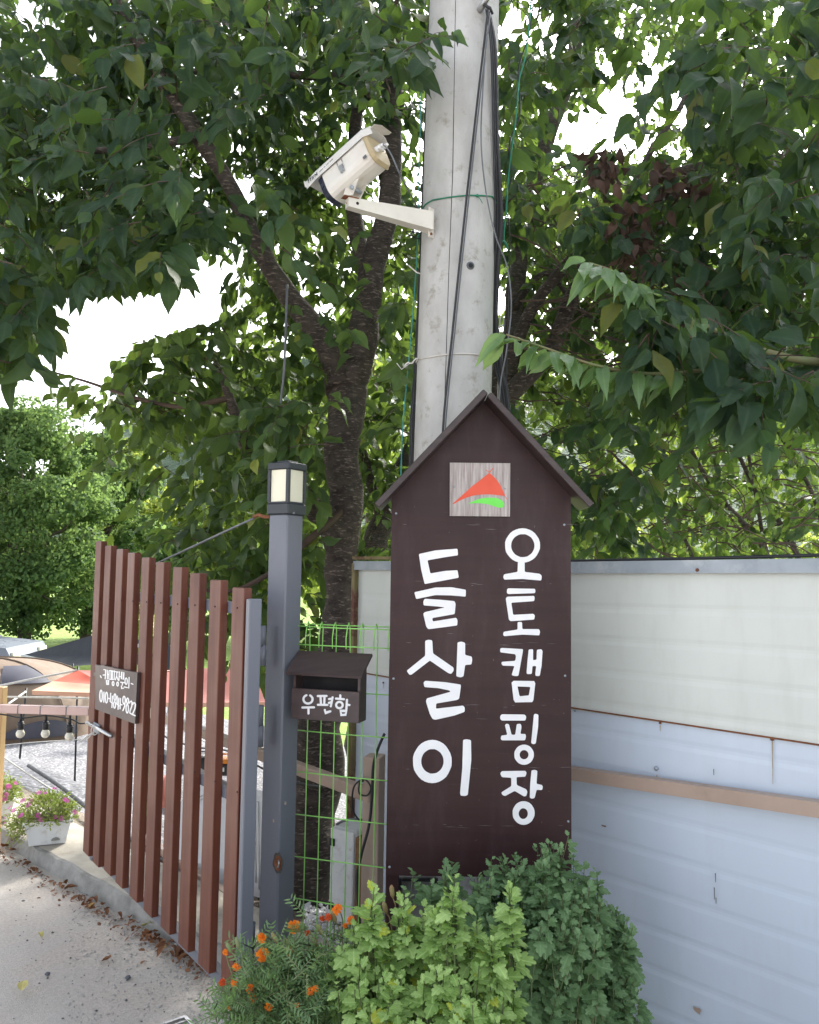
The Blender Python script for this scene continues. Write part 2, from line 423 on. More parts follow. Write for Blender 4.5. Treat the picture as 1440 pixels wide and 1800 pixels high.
MT['slab'] = mat('slab_concrete', (.48, .44, .38), (.35, .32, .27), .9, 5, bump=.6, bscale=50, dirt=(.16, .13, .1))
MT['soil'] = mat('soil', (.17, .14, .11), (.27, .23, .18), .95, 14, bump=.9, bscale=60, bdist=.015, dirt=(.08, .07, .05))
MT['grass'] = mat('meadow_grass', (.16, .26, .04), (.26, .36, .07), .9, 3, bump=1, bscale=30, bdist=.05)
MT['hill'] = mat('wooded_hill', (.035, .07, .035), (.06, .10, .05), .95, .03, bump=1, bscale=.12, bdist=6)
MT['conc'] = mat('pole_concrete', (.50, .50, .49), (.385, .38, .365), .85, 7, (1, 1, .5), bump=.7, bscale=120, bdist=.003, dirt=(.29, .27, .23), dscale=14, dlo=.56, dhi=.7)
MT['concdark'] = mat('hole_dark', (.03, .03, .03), None, .9)
MT['bark'] = bark_mat('cherry_bark', (.030, .022, .018), (.085, .066, .055), (.22, .18, .15))
MT['bark2'] = bark_mat('grey_bark', (.035, .028, .022), (.10, .08, .065), (.2, .17, .14), 1.5)
MT['barkfar'] = mat('far_bark', (.06, .045, .035), (.11, .09, .07), .9, 5, bump=.5)
MT['twig'] = mat('twig_bark', (.05, .03, .022), (.10, .065, .045), .8, 10)
MT['twiggreen'] = mat('young_twig', (.16, .12, .06), (.12, .16, .06), .6, 10)
MT['board'] = wood_mat('sign_paint', (.029, .0115, .0125), (.040, .0175, .018), .46, 'x', .7, (.075, .045, .046), .12, .3)
MT['roofb'] = wood_mat('roof_board_paint', (.030, .018, .018), (.055, .036, .034), .45, 'x', 1, (.12, .09, .08), .3)
bm_ = MT['board']; nt_b = bm_.node_tree; bs_ = nt_b.nodes['Principled BSDF']; lk_ = bs_.inputs['Base Color'].links[0].from_socket
c_b = mix_rgb(nt_b, ramp(nt_b, noise_tex(nt_b, 3.1, 7, (2.2, 1, .5), .72), .5, .75, 0, .45), lk_, (.085, .055, .06))
c_b = mix_rgb(nt_b, ramp(nt_b, noise_tex(nt_b, 70, 2), .70, .76, 0, .5), c_b, (.16, .13, .13)); nt_b.links.new(c_b, bs_.inputs['Base Color'])
nt_b.links.new(ramp(nt_b, noise_tex(nt_b, 1.7, 6, (1.5, 1, .6), .7), .3, .7, .34, .62), bs_.inputs['Roughness'])
MT['white'] = mat('white_paint', (.82, .82, .83), (.74, .74, .76), .45, 12, bump=.1)
MT['slat'] = wood_mat('stained_slat', (.098, .024, .012), (.160, .047, .023), .5, 'z', 1, (.05, .02, .016), .35)
MT['slatend'] = mat('slat_end_grain', (.26, .17, .12), (.18, .1, .08), .7, 20)
MT['grey'] = mat('grey_steel_paint', (.160, .172, .205), (.128, .14, .168), .42, 3, (1, 1, .3), bump=.06, bscale=40, dirt=(.16, .165, .17), dscale=5, dlo=.6, dhi=.8)
MT['lampframe'] = mat('lamp_frame_paint', (.018, .024, .032), (.03, .036, .044), .4, 8)
MT['pane'] = mat('lamp_pane', (.80, .77, .60), (.74, .71, .55), .35, 3)
MT['green'] = mat('green_wire_coating', (.34, .74, .18), (.27, .62, .14), .4, 20, spec=.5)
MT['mail'] = wood_mat('mailbox_paint', (.050, .032, .033), (.075, .052, .05), .4, 'x', .8, (.14, .1, .1), .15)
MT['dark'] = mat('dark_inside', (.012, .01, .012), None, .8)
MT['plyw'] = wood_mat('weathered_plywood', (.30, .25, .235), (.60, .56, .54), .8, 'z', 3.2, (.16, .12, .11), .7)
MT['red'] = mat('emblem_red', (.72, .085, .035), (.66, .075, .03), .5, 10)
MT['lime'] = mat('emblem_green', (.16, .72, .09), (.14, .66, .08), .5, 10)
MT['cream'] = mat('camera_housing', (.76, .74, .70), (.66, .62, .56), .38, 5, bump=.05, dirt=(.42, .31, .2), dscale=9, dlo=.62, dhi=.8)
MT['creamtop'] = mat('camera_hood', (.70, .70, .70), (.62, .60, .56), .4, 5, dirt=(.4, .3, .2), dscale=12, dlo=.68, dhi=.8)
MT['tan'] = mat('camera_cap', (.50, .41, .26), (.43, .34, .2), .4, 5)
MT['navy'] = mat('camera_front', (.02, .025, .045), None, .3)
MT['arm'] = mat('arm_paint', (.70, .67, .60), (.60, .56, .5), .4, 6, dirt=(.35, .14, .05), dscale=8, dlo=.66, dhi=.75)
MT['rust'] = mat('rust', (.24, .08, .03), (.12, .05, .025), .85, 30)
MT['steel'] = mat('bare_steel', (.55, .55, .55), (.4, .4, .4), .3, 10, metal=.9)
MT['zinc'] = mat('zinc_trim', (.36, .40, .44), (.27, .31, .35), .45, 5, metal=.25, dirt=(.5, .52, .54), dscale=7)
MT['black'] = mat('black_rubber', (.014, .015, .018), (.022, .023, .027), .5, 10)
MT['greycable'] = mat('grey_cable', (.14, .15, .17), (.1, .11, .12), .5, 10)
MT['greenwire'] = mat('green_cord', (.02, .22, .13), (.015, .17, .10), .5, 10)
MT['cyanwire'] = mat('turquoise_cord', (.05, .32, .30), (.04, .25, .25), .5, 10)
MT['rope'] = mat('white_rope', (.62, .60, .56), (.5, .48, .44), .8, 40)
MT['beige'] = mat('beige_tube_paint', (.44, .33, .27), (.37, .27, .21), .5, 3, dirt=(.3, .24, .19), dscale=6, dlo=.6, dhi=.8)
MT['olive'] = mat('olive_frame_paint', (.22, .18, .07), (.15, .1, .05), .6, 8, dirt=(.12, .04, .025), dscale=4, dlo=.5, dhi=.55)
def panel_mat(name, c1, c2, streak):
    m, nt, b = node_mat(name)
    n1 = noise_tex(nt, 1.1, 5); n2 = noise_tex(nt, 6, 5, (1.6, 1.6, .35), .7); n3 = noise_tex(nt, 45, 3)
    col = mix_rgb(nt, ramp(nt, n1, .35, .65), c1, c2)
    col = mix_rgb(nt, ramp(nt, n2, .5, .8, 0, .45), col, streak)
    tc = nt.nodes.new('ShaderNodeTexCoord'); sp = nt.nodes.new('ShaderNodeSeparateXYZ'); nt.links.new(tc.outputs['Object'], sp.inputs[0])
    ad = nt.nodes.new('ShaderNodeMath'); ad.operation = 'MULTIPLY_ADD'; ad.inputs[1].default_value = .12; nt.links.new(n2, ad.inputs[0]); nt.links.new(sp.outputs[2], ad.inputs[2])
    col = mix_rgb(nt, ramp(nt, ad.outputs[0], .06, .16, .8, 0), col, (.2, .21, .13))
    nt.links.new(col, b.inputs['Base Color'])
    nt.links.new(ramp(nt, n1, .3, .7, .32, .45), b.inputs['Roughness'])
    bn = noise_tex(nt, 2.4, 3); add_bump(nt, b, bn, .25, .02); return m
MT['panelup'] = panel_mat('cream_panel_paint', (.64, .67, .63), (.58, .61, .575), (.50, .52, .47))
MT['panellow'] = panel_mat('sky_tinted_panel_paint', (.59, .665, .765), (.545, .615, .72), (.51, .55, .60))  # blue of sky-lit shade is mixed into the colour of the lower panels
MT['plastic'] = mat('white_plastic', (.72, .73, .73), (.63, .64, .64), .45, 6, dirt=(.42, .39, .34), dscale=22, dlo=.54, dhi=.75)
MT['boxgrey'] = mat('grey_box', (.26, .26, .25), (.18, .18, .17), .6, 8, dirt=(.4, .4, .38), dscale=12)
MT['brownbox'] = mat('brown_box_side', (.26, .13, .06), (.2, .1, .05), .7, 8)
MT['tent'] = mat('tent_fabric', (.19, .135, .095), (.155, .11, .075), .8, 2, bump=.3, bscale=4, bdist=.04)
MT['tentdark'] = mat('tent_mesh_window', (.035, .035, .05), (.06, .06, .08), .5, 3)
MT['pink'] = mat('tarp_pink', (.62, .25, .20), (.56, .21, .17), .75, 2, bump=.3, bscale=5, bdist=.03)
MT['tred'] = mat('tarp_red', (.46, .075, .035), (.40, .06, .03), .75, 2)
MT['peach'] = mat('tarp_peach', (.66, .38, .26), (.6, .33, .22), .75, 2)
MT['btarp'] = mat('tarp_black', (.016, .019, .024), (.026, .03, .036), .7, 2, bump=.3, bscale=4, bdist=.04)
MT['silver'] = mat('car_paint', (.22, .245, .28), (.19, .21, .25), .3, 2, metal=.05)
MT['glass'] = mat('car_glass', (.03, .04, .05), None, .08, 2)
MT['bulb'] = mat('bulb_glass', (.75, .72, .62), (.68, .64, .54), .15, 5)
MT['orange'] = mat('orange_plastic', (.75, .25, .02), None, .5)
MT['towel'] = mat('blue_white_towel', (.6, .64, .75), (.3, .36, .6), .9, 9, (3, 3, .3))
MT['dryleaf'] = leaf_mat('dry_leaf', ((.11, .045, .022), (.26, .12, .06), (.4, .26, .1)), (.2, .08, .02), .8, .1, 6.)
MT['yleaf'] = leaf_mat('yellow_leaf', ((.50, .44, .14), (.56, .5, .18)), (.4, .35, .05), .6, .15, 7.)
MT['leafA'] = leaf_mat('cherry_leaf', ((.013, .034, .021), (.030, .062, .032), (.12, .13, .03)), (.125, .21, .03), .5, .32, back=(.045, .08, .035), spec=.22)  # slight blue of reflected sky is put into the base colours
MT['leafB'] = leaf_mat('cherry_leaf_light', ((.020, .045, .020), (.045, .085, .032), (.2, .2, .04)), (.17, .265, .04), .45, .38, back=(.055, .10, .045), spec=.3)
MT['leafBack'] = leaf_mat('backlit_leaf', ((.045, .08, .02), (.08, .13, .03), (.22, .2, .04)), (.30, .38, .06), .45, .42, veins=0)
MT['leafYoung'] = leaf_mat('young_leaf', ((.10, .18, .06), (.16, .26, .08)), (.4, .55, .08), .38, .4)
MT['leafFar'] = leaf_mat('far_leaf', ((.045, .09, .036), (.095, .16, .058)), (.22, .33, .09), .7, .40, veins=0, spec=.15)
MT['leafFar2'] = leaf_mat('far_leaf_yellow', ((.10, .15, .04), (.17, .23, .05)), (.46, .54, .11), .7, .45, veins=0, spec=.15)
MT['dead'] = leaf_mat('dead_leaf', ((.045, .028, .022), (.10, .06, .045)), (.07, .04, .025), .75, .1, veins=0)
MT['mumdark'] = leaf_mat('chrysanthemum_leaf', ((.10, .18, .082), (.185, .295, .14)), (.2, .36, .08), .55, .25, veins=3.5, back=(.12, .2, .11), spec=.25)
MT['mumlight'] = leaf_mat('chrysanthemum_leaf_pale', ((.22, .36, .10), (.42, .58, .22), (.45, .48, .06)), (.34, .52, .08), .55, .32, veins=3.5, back=(.2, .3, .13), spec=.25)
MT['stemg'] = mat('green_stem', (.14, .22, .08), (.2, .2, .1), .6, 20)
MT['marileaf'] = leaf_mat('marigold_leaf', ((.11, .19, .09), (.20, .31, .14)), (.2, .36, .06), .5, .3, veins=0)
MT['mari'] = leaf_mat('marigold_petal', ((.80, .16, .008), (.85, .27, .015)), (.8, .25, .01), .55, .3, veins=0)
MT['marired'] = leaf_mat('marigold_petal_red', ((.50, .05, .008), (.62, .09, .01)), (.6, .1, .01), .55, .3, veins=0)
MT['seed'] = mat('marigold_seed_head', (.22, .24, .08), (.25, .15, .07), .6, 15)
MT['magenta'] = leaf_mat('portulaca_petal', ((.62, .10, .42), (.72, .2, .55)), (.7, .2, .5), .5, .3, veins=0)
MT['portu'] = leaf_mat('portulaca_leaf', ((.14, .18, .04), (.28, .30, .09)), (.3, .4, .08), .5, .3, veins=0)

# ------------------------------------------------------------------ the ground
K0 = ground(33, 1499, 0.0); KD = (ground(318, 1662, 0.0)-K0).normalized(); KN = V((-KD.y, KD.x, 0))
print('kerb', K0, KD, KN)
def kd(x, y): return (x-K0.x)*KN.x+(y-K0.y)*KN.y
def sm(a, b, x):
    t = min(1, max(0, (x-a)/(b-a))); return t*t*(3-2*t)
def terrain(x, y):
    d = kd(x, y)
    z = -.01 - .08*sm(.35, .9, d) - .9*sm(1.0, 2.3, d) + .012*noise.noise(V((x*3, y*3, 0)))
    z += 3.0*sm(30, 160, y)
    return z
def sheet(name, axs, ays, m, fz):
    """grid in kerb coordinates: a along the kerb, d behind it"""
    v = []; f = []; nx, ny = len(axs), len(ays)
    for b in ays:
        for a in axs:
            p = K0+KD*a+KN*b; v.append((p.x, p.y, fz(p.x, p.y)))
    for j in range(ny-1):
        for i in range(nx-1): q = j*nx+i; f.append((q, q+1, q+nx+1, q+nx))
    o = MB(True); o.v = v; o.f = f; ob = o.build(name, m); ob['kind'] = 'structure'; return ob
ext = lambda a, b, s, far: [-far, -far*.4, a] + list(np.arange(a+s, b, s)) + [b, far*.4, far]
sheet('road', ext(-4, 6, .12, 300), [-300, -60, -12] + list(np.arange(-5, .02, .12)) + [.05], MT['road'],
      lambda x, y: .01*noise.noise(V((x*1.2, y*1.2, 2)))*(1 if abs(x) < 8 else 0))
sheet('ground', ext(-5, 7, .15, 300), [.03] + list(np.arange(.1, .8, .1)), MT['soil'], terrain)
sheet('gravel_ground', ext(-9, 9, .5, 300), list(np.arange(.7, 3.2, .1)) + list(np.arange(3.4, 6.5, .6)), MT['gravel'], terrain)
sheet('meadow', ext(-40, 60, 2.5, 900), list(np.arange(6.4, 30, 1.5)) + [40, 60, 90, 130, 200, 400, 900, 1500], MT['grass'], terrain)
# low gravel skirt that the photo shows right behind the slab on the left
# broken concrete strip with its rough kerb face
rng = np.random.default_rng(5)
mb = MB(False); A = list(np.arange(-4.2, 3.1, .05)); rows = []
for a in A:
    e = .02*noise.noise(V((a*6, 0, 0)))+.012*noise.noise(V((a*25, 3, 0)))
    p = K0+KD*a
    h = .078+.006*noise.noise(V((a*4, 9, 0)))
    w = .36 + .03*noise.noise(V((a*3, 4, 0)))
    prof = [(-.03+e*.5, -.05), (-.012+e, .02), (-.004+e*1.2, h*.6), (.004+e, h*.93), (.02+e*.6, h), (.12, h+.002), (w-.02, h), (w, h-.02), (w+.01, -.1)]
    rows.append([tuple(p+KN*d+V((0, 0, z))) for d, z in prof])
n = len(rows[0])
for i, r in enumerate(rows):
    mb.v += r
    if i:
        for j in range(n-1): mb.f.append(((i-1)*n+j, (i-1)*n+j+1, i*n+j+1, i*n+j))
o = mb.build('kerb', [MT['kerb'], MT['slab']]); o['kind'] = 'structure'
for p in o.data.polygons:
    if p.index % (n-1) >= 4: p.material_index = 1
# hills on the horizon
def ridge(name, pts, Y, m):
    mb = MB(True); K = 60; x0, x1 = pts[0][0], pts[-1][0]; n = 70
    for j in range(9):
        f = j/8
        for i in range(n+1):
            px = x0+(x1-x0)*i/n; py = np.interp(px, [p[0] for p in pts], [p[1] for p in pts])
            top = at(px, py+5*math.sin(px*.05)+8*noise.noise(V((px*.03, 0, 0))), Y)
            d = Y*(1-.45*(1-f)); x = top.x*d/Y
            z = -1 + (top.z+1)*f**1.3 + 9*noise.noise(V((x*.012, d*.012, 1)))*f*(1-f)*3
            mb.v.append((x, d, z))
    for j in range(8):
        for i in range(n): q = j*(n+1)+i; mb.f.append((q, q+1, q+n+2, q+n+1))
    return mb.build(name, m, kind='structure')
ridge('hill', [(-900, 960), (0, 900), (120, 800), (220, 738), (330, 742), (480, 640), (620, 600), (760, 640), (1100, 690), (1700, 720), (2600, 900)], 620, MT['hill'])

# ------------------------------------------------------------------ corrugated panel fence on the right
FP = V((.835, 2.94, 0)); FD = V((-.888, 1, 0)).normalized(); FN = V((-FD.y, FD.x, 0))      # FN points to the camera side
if FN.y > 0: FN = -FN
def fz(px, py, off=0.0): return hit(px, py, FP+FN*off, FN)
def ft(px, py=1200): return (fz(px, py)-FP).dot(FD)
zt = .5*(fz(1005, 993).z+fz(1440, 983).z); zs = .5*(fz(1005, 1245).z+fz(1440, 1305).z); zr = .5*(fz(1005, 1350).z+fz(1440, 1405).z)
t_left = ft(624); t_end = -4.5
fence = thing('panel_fence', FP+FD*t_left*0, 'cream corrugated metal panel fence, lower panels tinted with sky-blue shade, behind the brown signboard', 'fence')
def strip(name, t0, t1, z0, z1, mt, grooves, off=0.0, dep=.0009, thick=.004):
    prof = [(z0, 0)]
    for g in sorted(grooves):
        if z0+.02 < g < z1-.02: prof += [(g-.022, .0005), (g-.007, -dep), (g+.003, -dep), (g+.016, .0004), (g+.034, .0005)]
    prof.append((z1, 0)); mb = MB(False); nt_ = 24; k = len(prof)
    for i in range(nt_+1):
        t = t0+(t1-t0)*i/nt_
        for z, d in prof:
            w = .0035*noise.noise(V((t*1.8, z*2.5, 3)))
            mb.v.append(tuple(FP+FD*t+FN*(off+d+w)+V((0, 0, warp(t, z)))))
    for i in range(nt_):
        for j in range(k-1): q = i*k+j; mb.f.append((q, q+1, q+k+1, q+k))
    m0 = len(mb.v)
    e = [FP+FD*t0+FN*off+V((0, 0, z0)), FP+FD*t1+FN*off+V((0, 0, z0)), FP+FD*t1+FN*off+V((0, 0, z1)), FP+FD*t0+FN*off+V((0, 0, z1))]
    mb.v += [tuple(p-FN*thick*3) for p in e]; mb.f.append((m0, m0+1, m0+2, m0+3))
    return mb.build(name, mt, fence)
tRa, tRb = ft(1005), ft(1440)
LT = (fz(1005, 991).z, fz(1440, 982).z); LS = (fz(1005, 1242.5).z, fz(1440, 1303.5).z); LR = (fz(1005, 1360, .05).z, fz(1440, 1418, .05).z)
def lv(L, t): f = max(-1.5, min(3.5, (t-tRa)/(tRb-tRa))); return L[0]+(L[1]-L[0])*(f if f > 0 else 0)
def warp(t, z):
    a, b = lv(LS, t), lv(LT, t)
    return a+(z-zs)/(zt-zs)*(b-a) if z >= zs else z/zs*a
def bar(mb, L, t0, t1, dz, hn, hz, off):
    ts_ = [t0, tRa, t1]; rows_ = []
    for t in ts_:
        p = FP+FD*t+FN*off+V((0, 0, lv(L, t)+dz)); rows_.append([p+FN*hn-V((0, 0, hz)), p+FN*hn+V((0, 0, hz)), p-FN*hn+V((0, 0, hz)), p-FN*hn-V((0, 0, hz))])
    for a, b in zip(rows_[:-1], rows_[1:]):
        n = len(mb.v); mb.v += [tuple(x) for x in a+b]
        mb.f += [(n+i, n+(i+1) % 4, n+4+(i+1) % 4, n+4+i) for i in range(4)]
    n = len(mb.v); mb.v += [tuple(x) for x in rows_[0]+rows_[-1]]; mb.f += [(n+3, n+2, n+1, n), (n+4, n+5, n+6, n+7)]
    return mb
gz = [zt-.045-.118*i for i in range(1, 5)]
gl = [zs-.075-.128*i for i in range(0, 9)]
cuts = [t_left, .9, -.62, -2.2, t_end]
for a, b in zip(cuts[:-1], cuts[1:]):
    strip('upper_panel', a, b+.002, zs-.010, zt-.006, MT['panelup'], gz)
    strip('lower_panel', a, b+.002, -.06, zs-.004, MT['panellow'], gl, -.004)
bar(MB(), LT, t_left, t_end, -.015, .022, .022, .004).build('top_trim', MT['zinc'], fence)
bar(MB(), LS, t_left, t_end, -.003, .003, .0024, .004).build('seam_strip', MT['rust'], fence)
# olive and rust painted end frame on the left
p = FP+FD*t_left
MB().bbox(p+V((0, 0, .55))+FN*.004, FD*.014, FN*.022, V((0, 0, zt-.56)), .003).build('end_post', MT['olive'], fence, label='olive painted end post with rust patches')
MB().bbox(p-FD*.19+V((0, 0, zt+.0155))+FN*.004, FD*.20, FN*.024, V((0, 0, .008)), .002).build('end_cap', MT['olive'], fence, label='olive and rust coloured cap over the left end')
for t in (.9, -.62, -2.2):
    MB().box(FP+FD*t-FN*.045+V((0, 0, .7)), FD*.025, FN*.025, V((0, 0, .72))).build('post', MT['grey'], fence)
def screw(parent, P, N, r=.004, m=None, name='screw'):
    N = N.normalized(); mb = MB(True); mb.tube([P, P+N*r*.5, P+N*r*.9], [r, r*.95, r*.35], 8); return mb.build(name, m or MT['rust'], parent)
for (px, py, r, mm) in ((1226, 1002, .006, 'rust'), (1011, 1250, .004, 'zinc'), (1161, 1271, .0045, 'rust'), (1358, 1299, .0065, 'rust'), (1154, 1351, .008, 'zinc'), (674, 1200, .005, 'rust')):
    off = .027 if py < 1010 else .003
    screw(fence, fz(px, py, off), FN, r, MT[mm])
for (px, py, ln) in ((1358, 1303, .13), (1161, 1275, .02), (674, 1203, .02), (1155, 1362, .02)):          # rust runs under the screws
    P = fz(px, py, .0045); mb = MB(); w = .0022
    mb.prism([P-FD*w, P+FD*w, P+FD*w*.5-V((0, 0, ln)), P-FD*w*.3-V((0, 0, ln))], FN*.0006)
    mb.build('rust_stain', mat('rust_run', (.30, .22, .13), (.42, .38, .32), .7, 30), fence)
for (px, py, a, b) in ((1062, 1452, .018, .004), (1226, 1776, .024, .013)):
    P = fz(px, py, .0046); mb = MB(); q = []
    for k in range(9):
        an = k/9*6.283; rr_ = 1+.35*math.sin(k*2.3); q.append(P+FD*math.cos(an)*a*rr_*.6+V((0, 0, math.sin(an)*b*rr_*.7)))
    mb.prism(q, FN*.0007); mb.build('paint_chip', MT['brownbox'] if py < 1500 else MT['beige'], fence)
for (px, py, ln) in ((1256, 1560, .04), (1258, 1535, .03), (1259, 1578, .02), (1255, 1352, .02)):
    P = fz(px, py, .0046); MB().prism([P-FD*.0015, P+FD*.0015, P+FD*.001-V((0, 0, ln)), P-FD*.001-V((0, 0, ln*.9))], FN*.0007).build('dent_mark', MT['greycable'], fence)
rail = thing('beige_rail', FP+FN*.05, 'beige square steel rail running along the front of the lower fence panels', 'rail')
q0, q1 = fz(995, 1362, .05), fz(1440, 1420, .05)
zrr = .5*(fz(1005, 1363, .05).z+fz(1440, 1419, .05).z)
LR2 = [LR[0], LR[1]]
bar(MB(), LR2, 1.0, -3.2, 0, .022, .022, .05).build('rail_tube', MT['beige'], rail)
for t in (-2.6, .35):
    MB().box(FP+FN*.013+FD*t+V((0, 0, lv(LR2, t))), FD*.02, FN*.014, V((0, 0, .02))).build('bracket', MT['beige'], rail)
# cable lying on top of the fence
pts = [fz(px, py, .0) + V((0, 0, .004)) for px, py in ((1000, 988), (1100, 986), (1250, 983), (1440, 978), (1600, 972))]
q, r = spline(pts, [.006]*5)
MB(True).tube(q, r, 6).build('black_cable', MT['black'], label='black cable lying along the top edge of the panel fence', cat='cable')

# ------------------------------------------------------------------ house shaped signboard
SY = 2.75; SP = V((0, SY, 0)); SN = V((0, -1, 0))
def s_(px, py, off=0.0): return hit(px, py, SP+SN*off, SN)
sign = thing('signboard', V((s_(840, 1500).x, SY, 0)), 'tall dark brown house shaped wooden signboard with white hand painted lettering', 'signboard')
outl = [(689, 873), (851.5, 704), (1003.5, 873), (1005, 1544), (678, 1539), (684, 1200)]
MB().prism([s_(*p) for p in outl], V((0, .018, 0))).build('board', MT['board'], sign)
ridge_p, le, re = s_(855, 688, .105), s_(663, 889, .105), s_(1040, 889, .105)
for p in (ridge_p, le, re): p.y = SY
for (a, b, nm) in ((ridge_p, le, 0), (ridge_p, re, 1)):
    d = (b-a).normalized(); up = V((-d.z, 0, d.x)) if nm else V((d.z, 0, -d.x))
    if up.z < 0: up = -up
    L = (b-a).length; st = .0 if nm == 0 else .012
    c = a+d*(L/2+st/2)+up*.002; c.y = SY-.0
    c.y = SY-.02; MB().bbox(c, d*(L/2-st/2), V((0, .085, 0)), up*.0105, .0025).build('roof_board', MT['roofb'], sign)
for x in (692, 990):
    P = s_(x, 1400, -.0185); P.y = SY+.0185+.03
    MB().bbox(V((P.x, P.y, .62)), V((.022, 0, 0)), V((0, .0295, 0)), V((0, 0, .68)), .003).build('post', MT['board'], sign)
def painted(parent, name, shapes, P, N, ctx, base, sc, m, lift=.0008):
    """shapes: ('p', points) or ('r', cx, cy, rx, ry, ix, iy[, icx, icy]) or ('q', outer, inner)"""
    mb = MB(); k = 0
    for s in shapes:
        off = .0006+k*.00015; k += 1
        H = lambda x, y, o=off: hit(base[0]+x/sc, base[1]+y/sc, P+N*o, N)
        if s[0] == 'p': mb.prism([H(x, y) for x, y in s[1]], N*lift)
        else:
            if s[0] == 'r':
                _, cx, cy, rx, ry, ix, iy = s[:7]; icx, icy = (s[7], s[8]) if len(s) > 7 else (cx, cy); n = 32
                o_ = [(cx+rx*math.cos(2*math.pi*i/n)*(1+.012*math.sin(i*1.9)), cy+ry*math.sin(2*math.pi*i/n)) for i in range(n)]
                i_ = [(icx+ix*math.cos(2*math.pi*i/n), icy+iy*math.sin(2*math.pi*i/n)*(1+.012*math.sin(i*2.3))) for i in range(n)]
            else: o_, i_ = s[1], s[2]
            n = len(o_)
            O = [H(*q) for q in o_]; I = [H(*q) for q in i_]; b = len(mb.v)
            mb.v += [tuple(q+N*lift) for q in O]+[tuple(q+N*lift) for q in I]+[tuple(q) for q in O]+[tuple(q) for q in I]
            for i in range(n):
                j = (i+1) % n
                mb.f += [(b+i, b+n+i, b+n+j, b+j), (b+2*n+i, b+i, b+j, b+2*n+j), (b+n+i, b+3*n+i, b+3*n+j, b+n+j)]
    return mb.build(name, m, parent)
def soften(pts):                                                     # round the hand-cut corners slightly
    out = []; n = len(pts)
    for i in range(n):
        a, p, c = V(pts[i-1]), V(pts[i]), V(pts[(i+1) % n])
        for q in (a, c):
            d = q-p; k = min(7., d.length*.3); out.append(tuple(p+d.normalized()*k if d.length > 0 else p))
    res = []
    for i in range(0, len(out), 2): res += [out[i], tuple((V(out[i])+V(out[i+1])+2*V(pts[i//2]))/4), out[i+1]]
    return res
P_ = lambda *a: ('p', soften(list(a)))
T4, T5 = (660, 660), (660, 1100)
LET = [
 (T4, [P_((275,1130),(380,1107),(520,1096),(523,1138),(440,1150),(330,1170),(348,1253),(440,1237),(520,1232),(528,1280),(420,1300),(312,1320),(290,1230)),
       P_((246,1372),(380,1342),(480,1340),(573,1356),(572,1400),(480,1392),(380,1390),(258,1415)),
       P_((303,1430),(312,1413),(420,1420),(500,1428),(508,1445),(502,1510),(360,1535),(363,1557),(512,1533),(520,1550),(518,1582),(335,1606),(322,1590),(303,1508),(312,1498),(440,1468),(395,1462),(305,1455))]),
 (T5, [P_((315,95),(335,88),(360,92),(365,175),(495,265),(495,285),(480,305),(462,300),(345,220),(228,310),(215,310),(198,285),(315,190)),
       P_((520,105),(545,100),(568,108),(568,185),(610,195),(613,215),(608,245),(568,248),(558,320),(540,327),(512,320)),
       P_((305,360),(315,348),(440,357),(540,372),(541,385),(530,462),(515,470),(385,492),(383,525),(555,505),(566,518),(565,545),(500,568),(380,595),(362,590),(345,560),(320,480),(325,460),(475,418),(470,410),(400,395),(310,388))]),
 (T5, [('r',360,859,123,137,71,78,361,858), P_((555,722),(580,718),(605,724),(607,850),(585,1070),(570,1077),(540,1075),(536,1060),(550,900))]),
 (T4, [('r',931,1076,111,109,74,73,933,1077), P_((902,1178),(945,1178),(945,1243),(1040,1255),(1053,1268),(1050,1298),(930,1288),(815,1292),(809,1275),(815,1258),(900,1243))]),
 (T4, [P_((833,1355),(840,1347),(1010,1350),(1013,1365),(1010,1378),(840,1383),(832,1375)),
       P_((825,1410),(835,1400),(1005,1395),(1008,1410),(1005,1428),(860,1438),(872,1515),(1000,1508),(1010,1520),(1005,1545),(855,1555),(845,1545)),
       P_((900,1560),(928,1560),(930,1605),(1035,1605),(1042,1620),(1038,1645),(930,1640),(815,1650),(808,1640),(812,1622),(900,1608))]),
 (T5, [P_((790,145),(800,140),(935,148),(932,170),(905,318),(880,318),(862,312),(880,255),(805,252),(798,240),(800,228),(885,222),(890,195),(885,180),(790,168)),
       P_((970,150),(998,148),(998,218),(1020,215),(1022,152),(1050,148),(1058,160),(1052,250),(1040,318),(1015,318),(1012,305),(1018,255),(994,255),(990,305),(960,306),(957,295),(962,230)),
       ('q', [(862,360),(875,348),(1005,350),(1012,365),(1000,470),(992,483),(885,485),(875,470)], [(900,386),(903,384),(977,387),(980,392),(972,436),(968,441),(916,446),(911,440)])]),
 (T5, [P_((790,572),(800,560),(945,562),(955,575),(950,600),(800,600),(790,590)),
       P_((820,630),(828,620),(845,622),(862,690),(885,690),(895,622),(920,620),(925,640),(918,685),(950,685),(953,700),(948,725),(800,725),(793,715),(797,695),(835,690)),
       P_((1003,562),(1012,557),(1032,562),(1030,640),(1015,745),(1000,750),(985,742),(988,720)), ('r',941,816,62,64,28,29)]),
 (T5, [P_((790,935),(800,920),(950,918),(957,930),(950,955),(893,958),(895,1008),(955,1035),(962,1050),(955,1078),(940,1080),(882,1045),(820,1078),(803,1070),(797,1055),(860,1015),(860,962),(800,958)),
       P_((988,915),(1010,912),(1025,918),(1020,1000),(1055,1008),(1060,1020),(1055,1040),(1020,1038),(1008,1090),(990,1095),(977,1088),(980,1000)),
       ('r',938,1185,70,75,29,34,936,1189)]),
]
rs0 = random.Random(12); mb = MB()
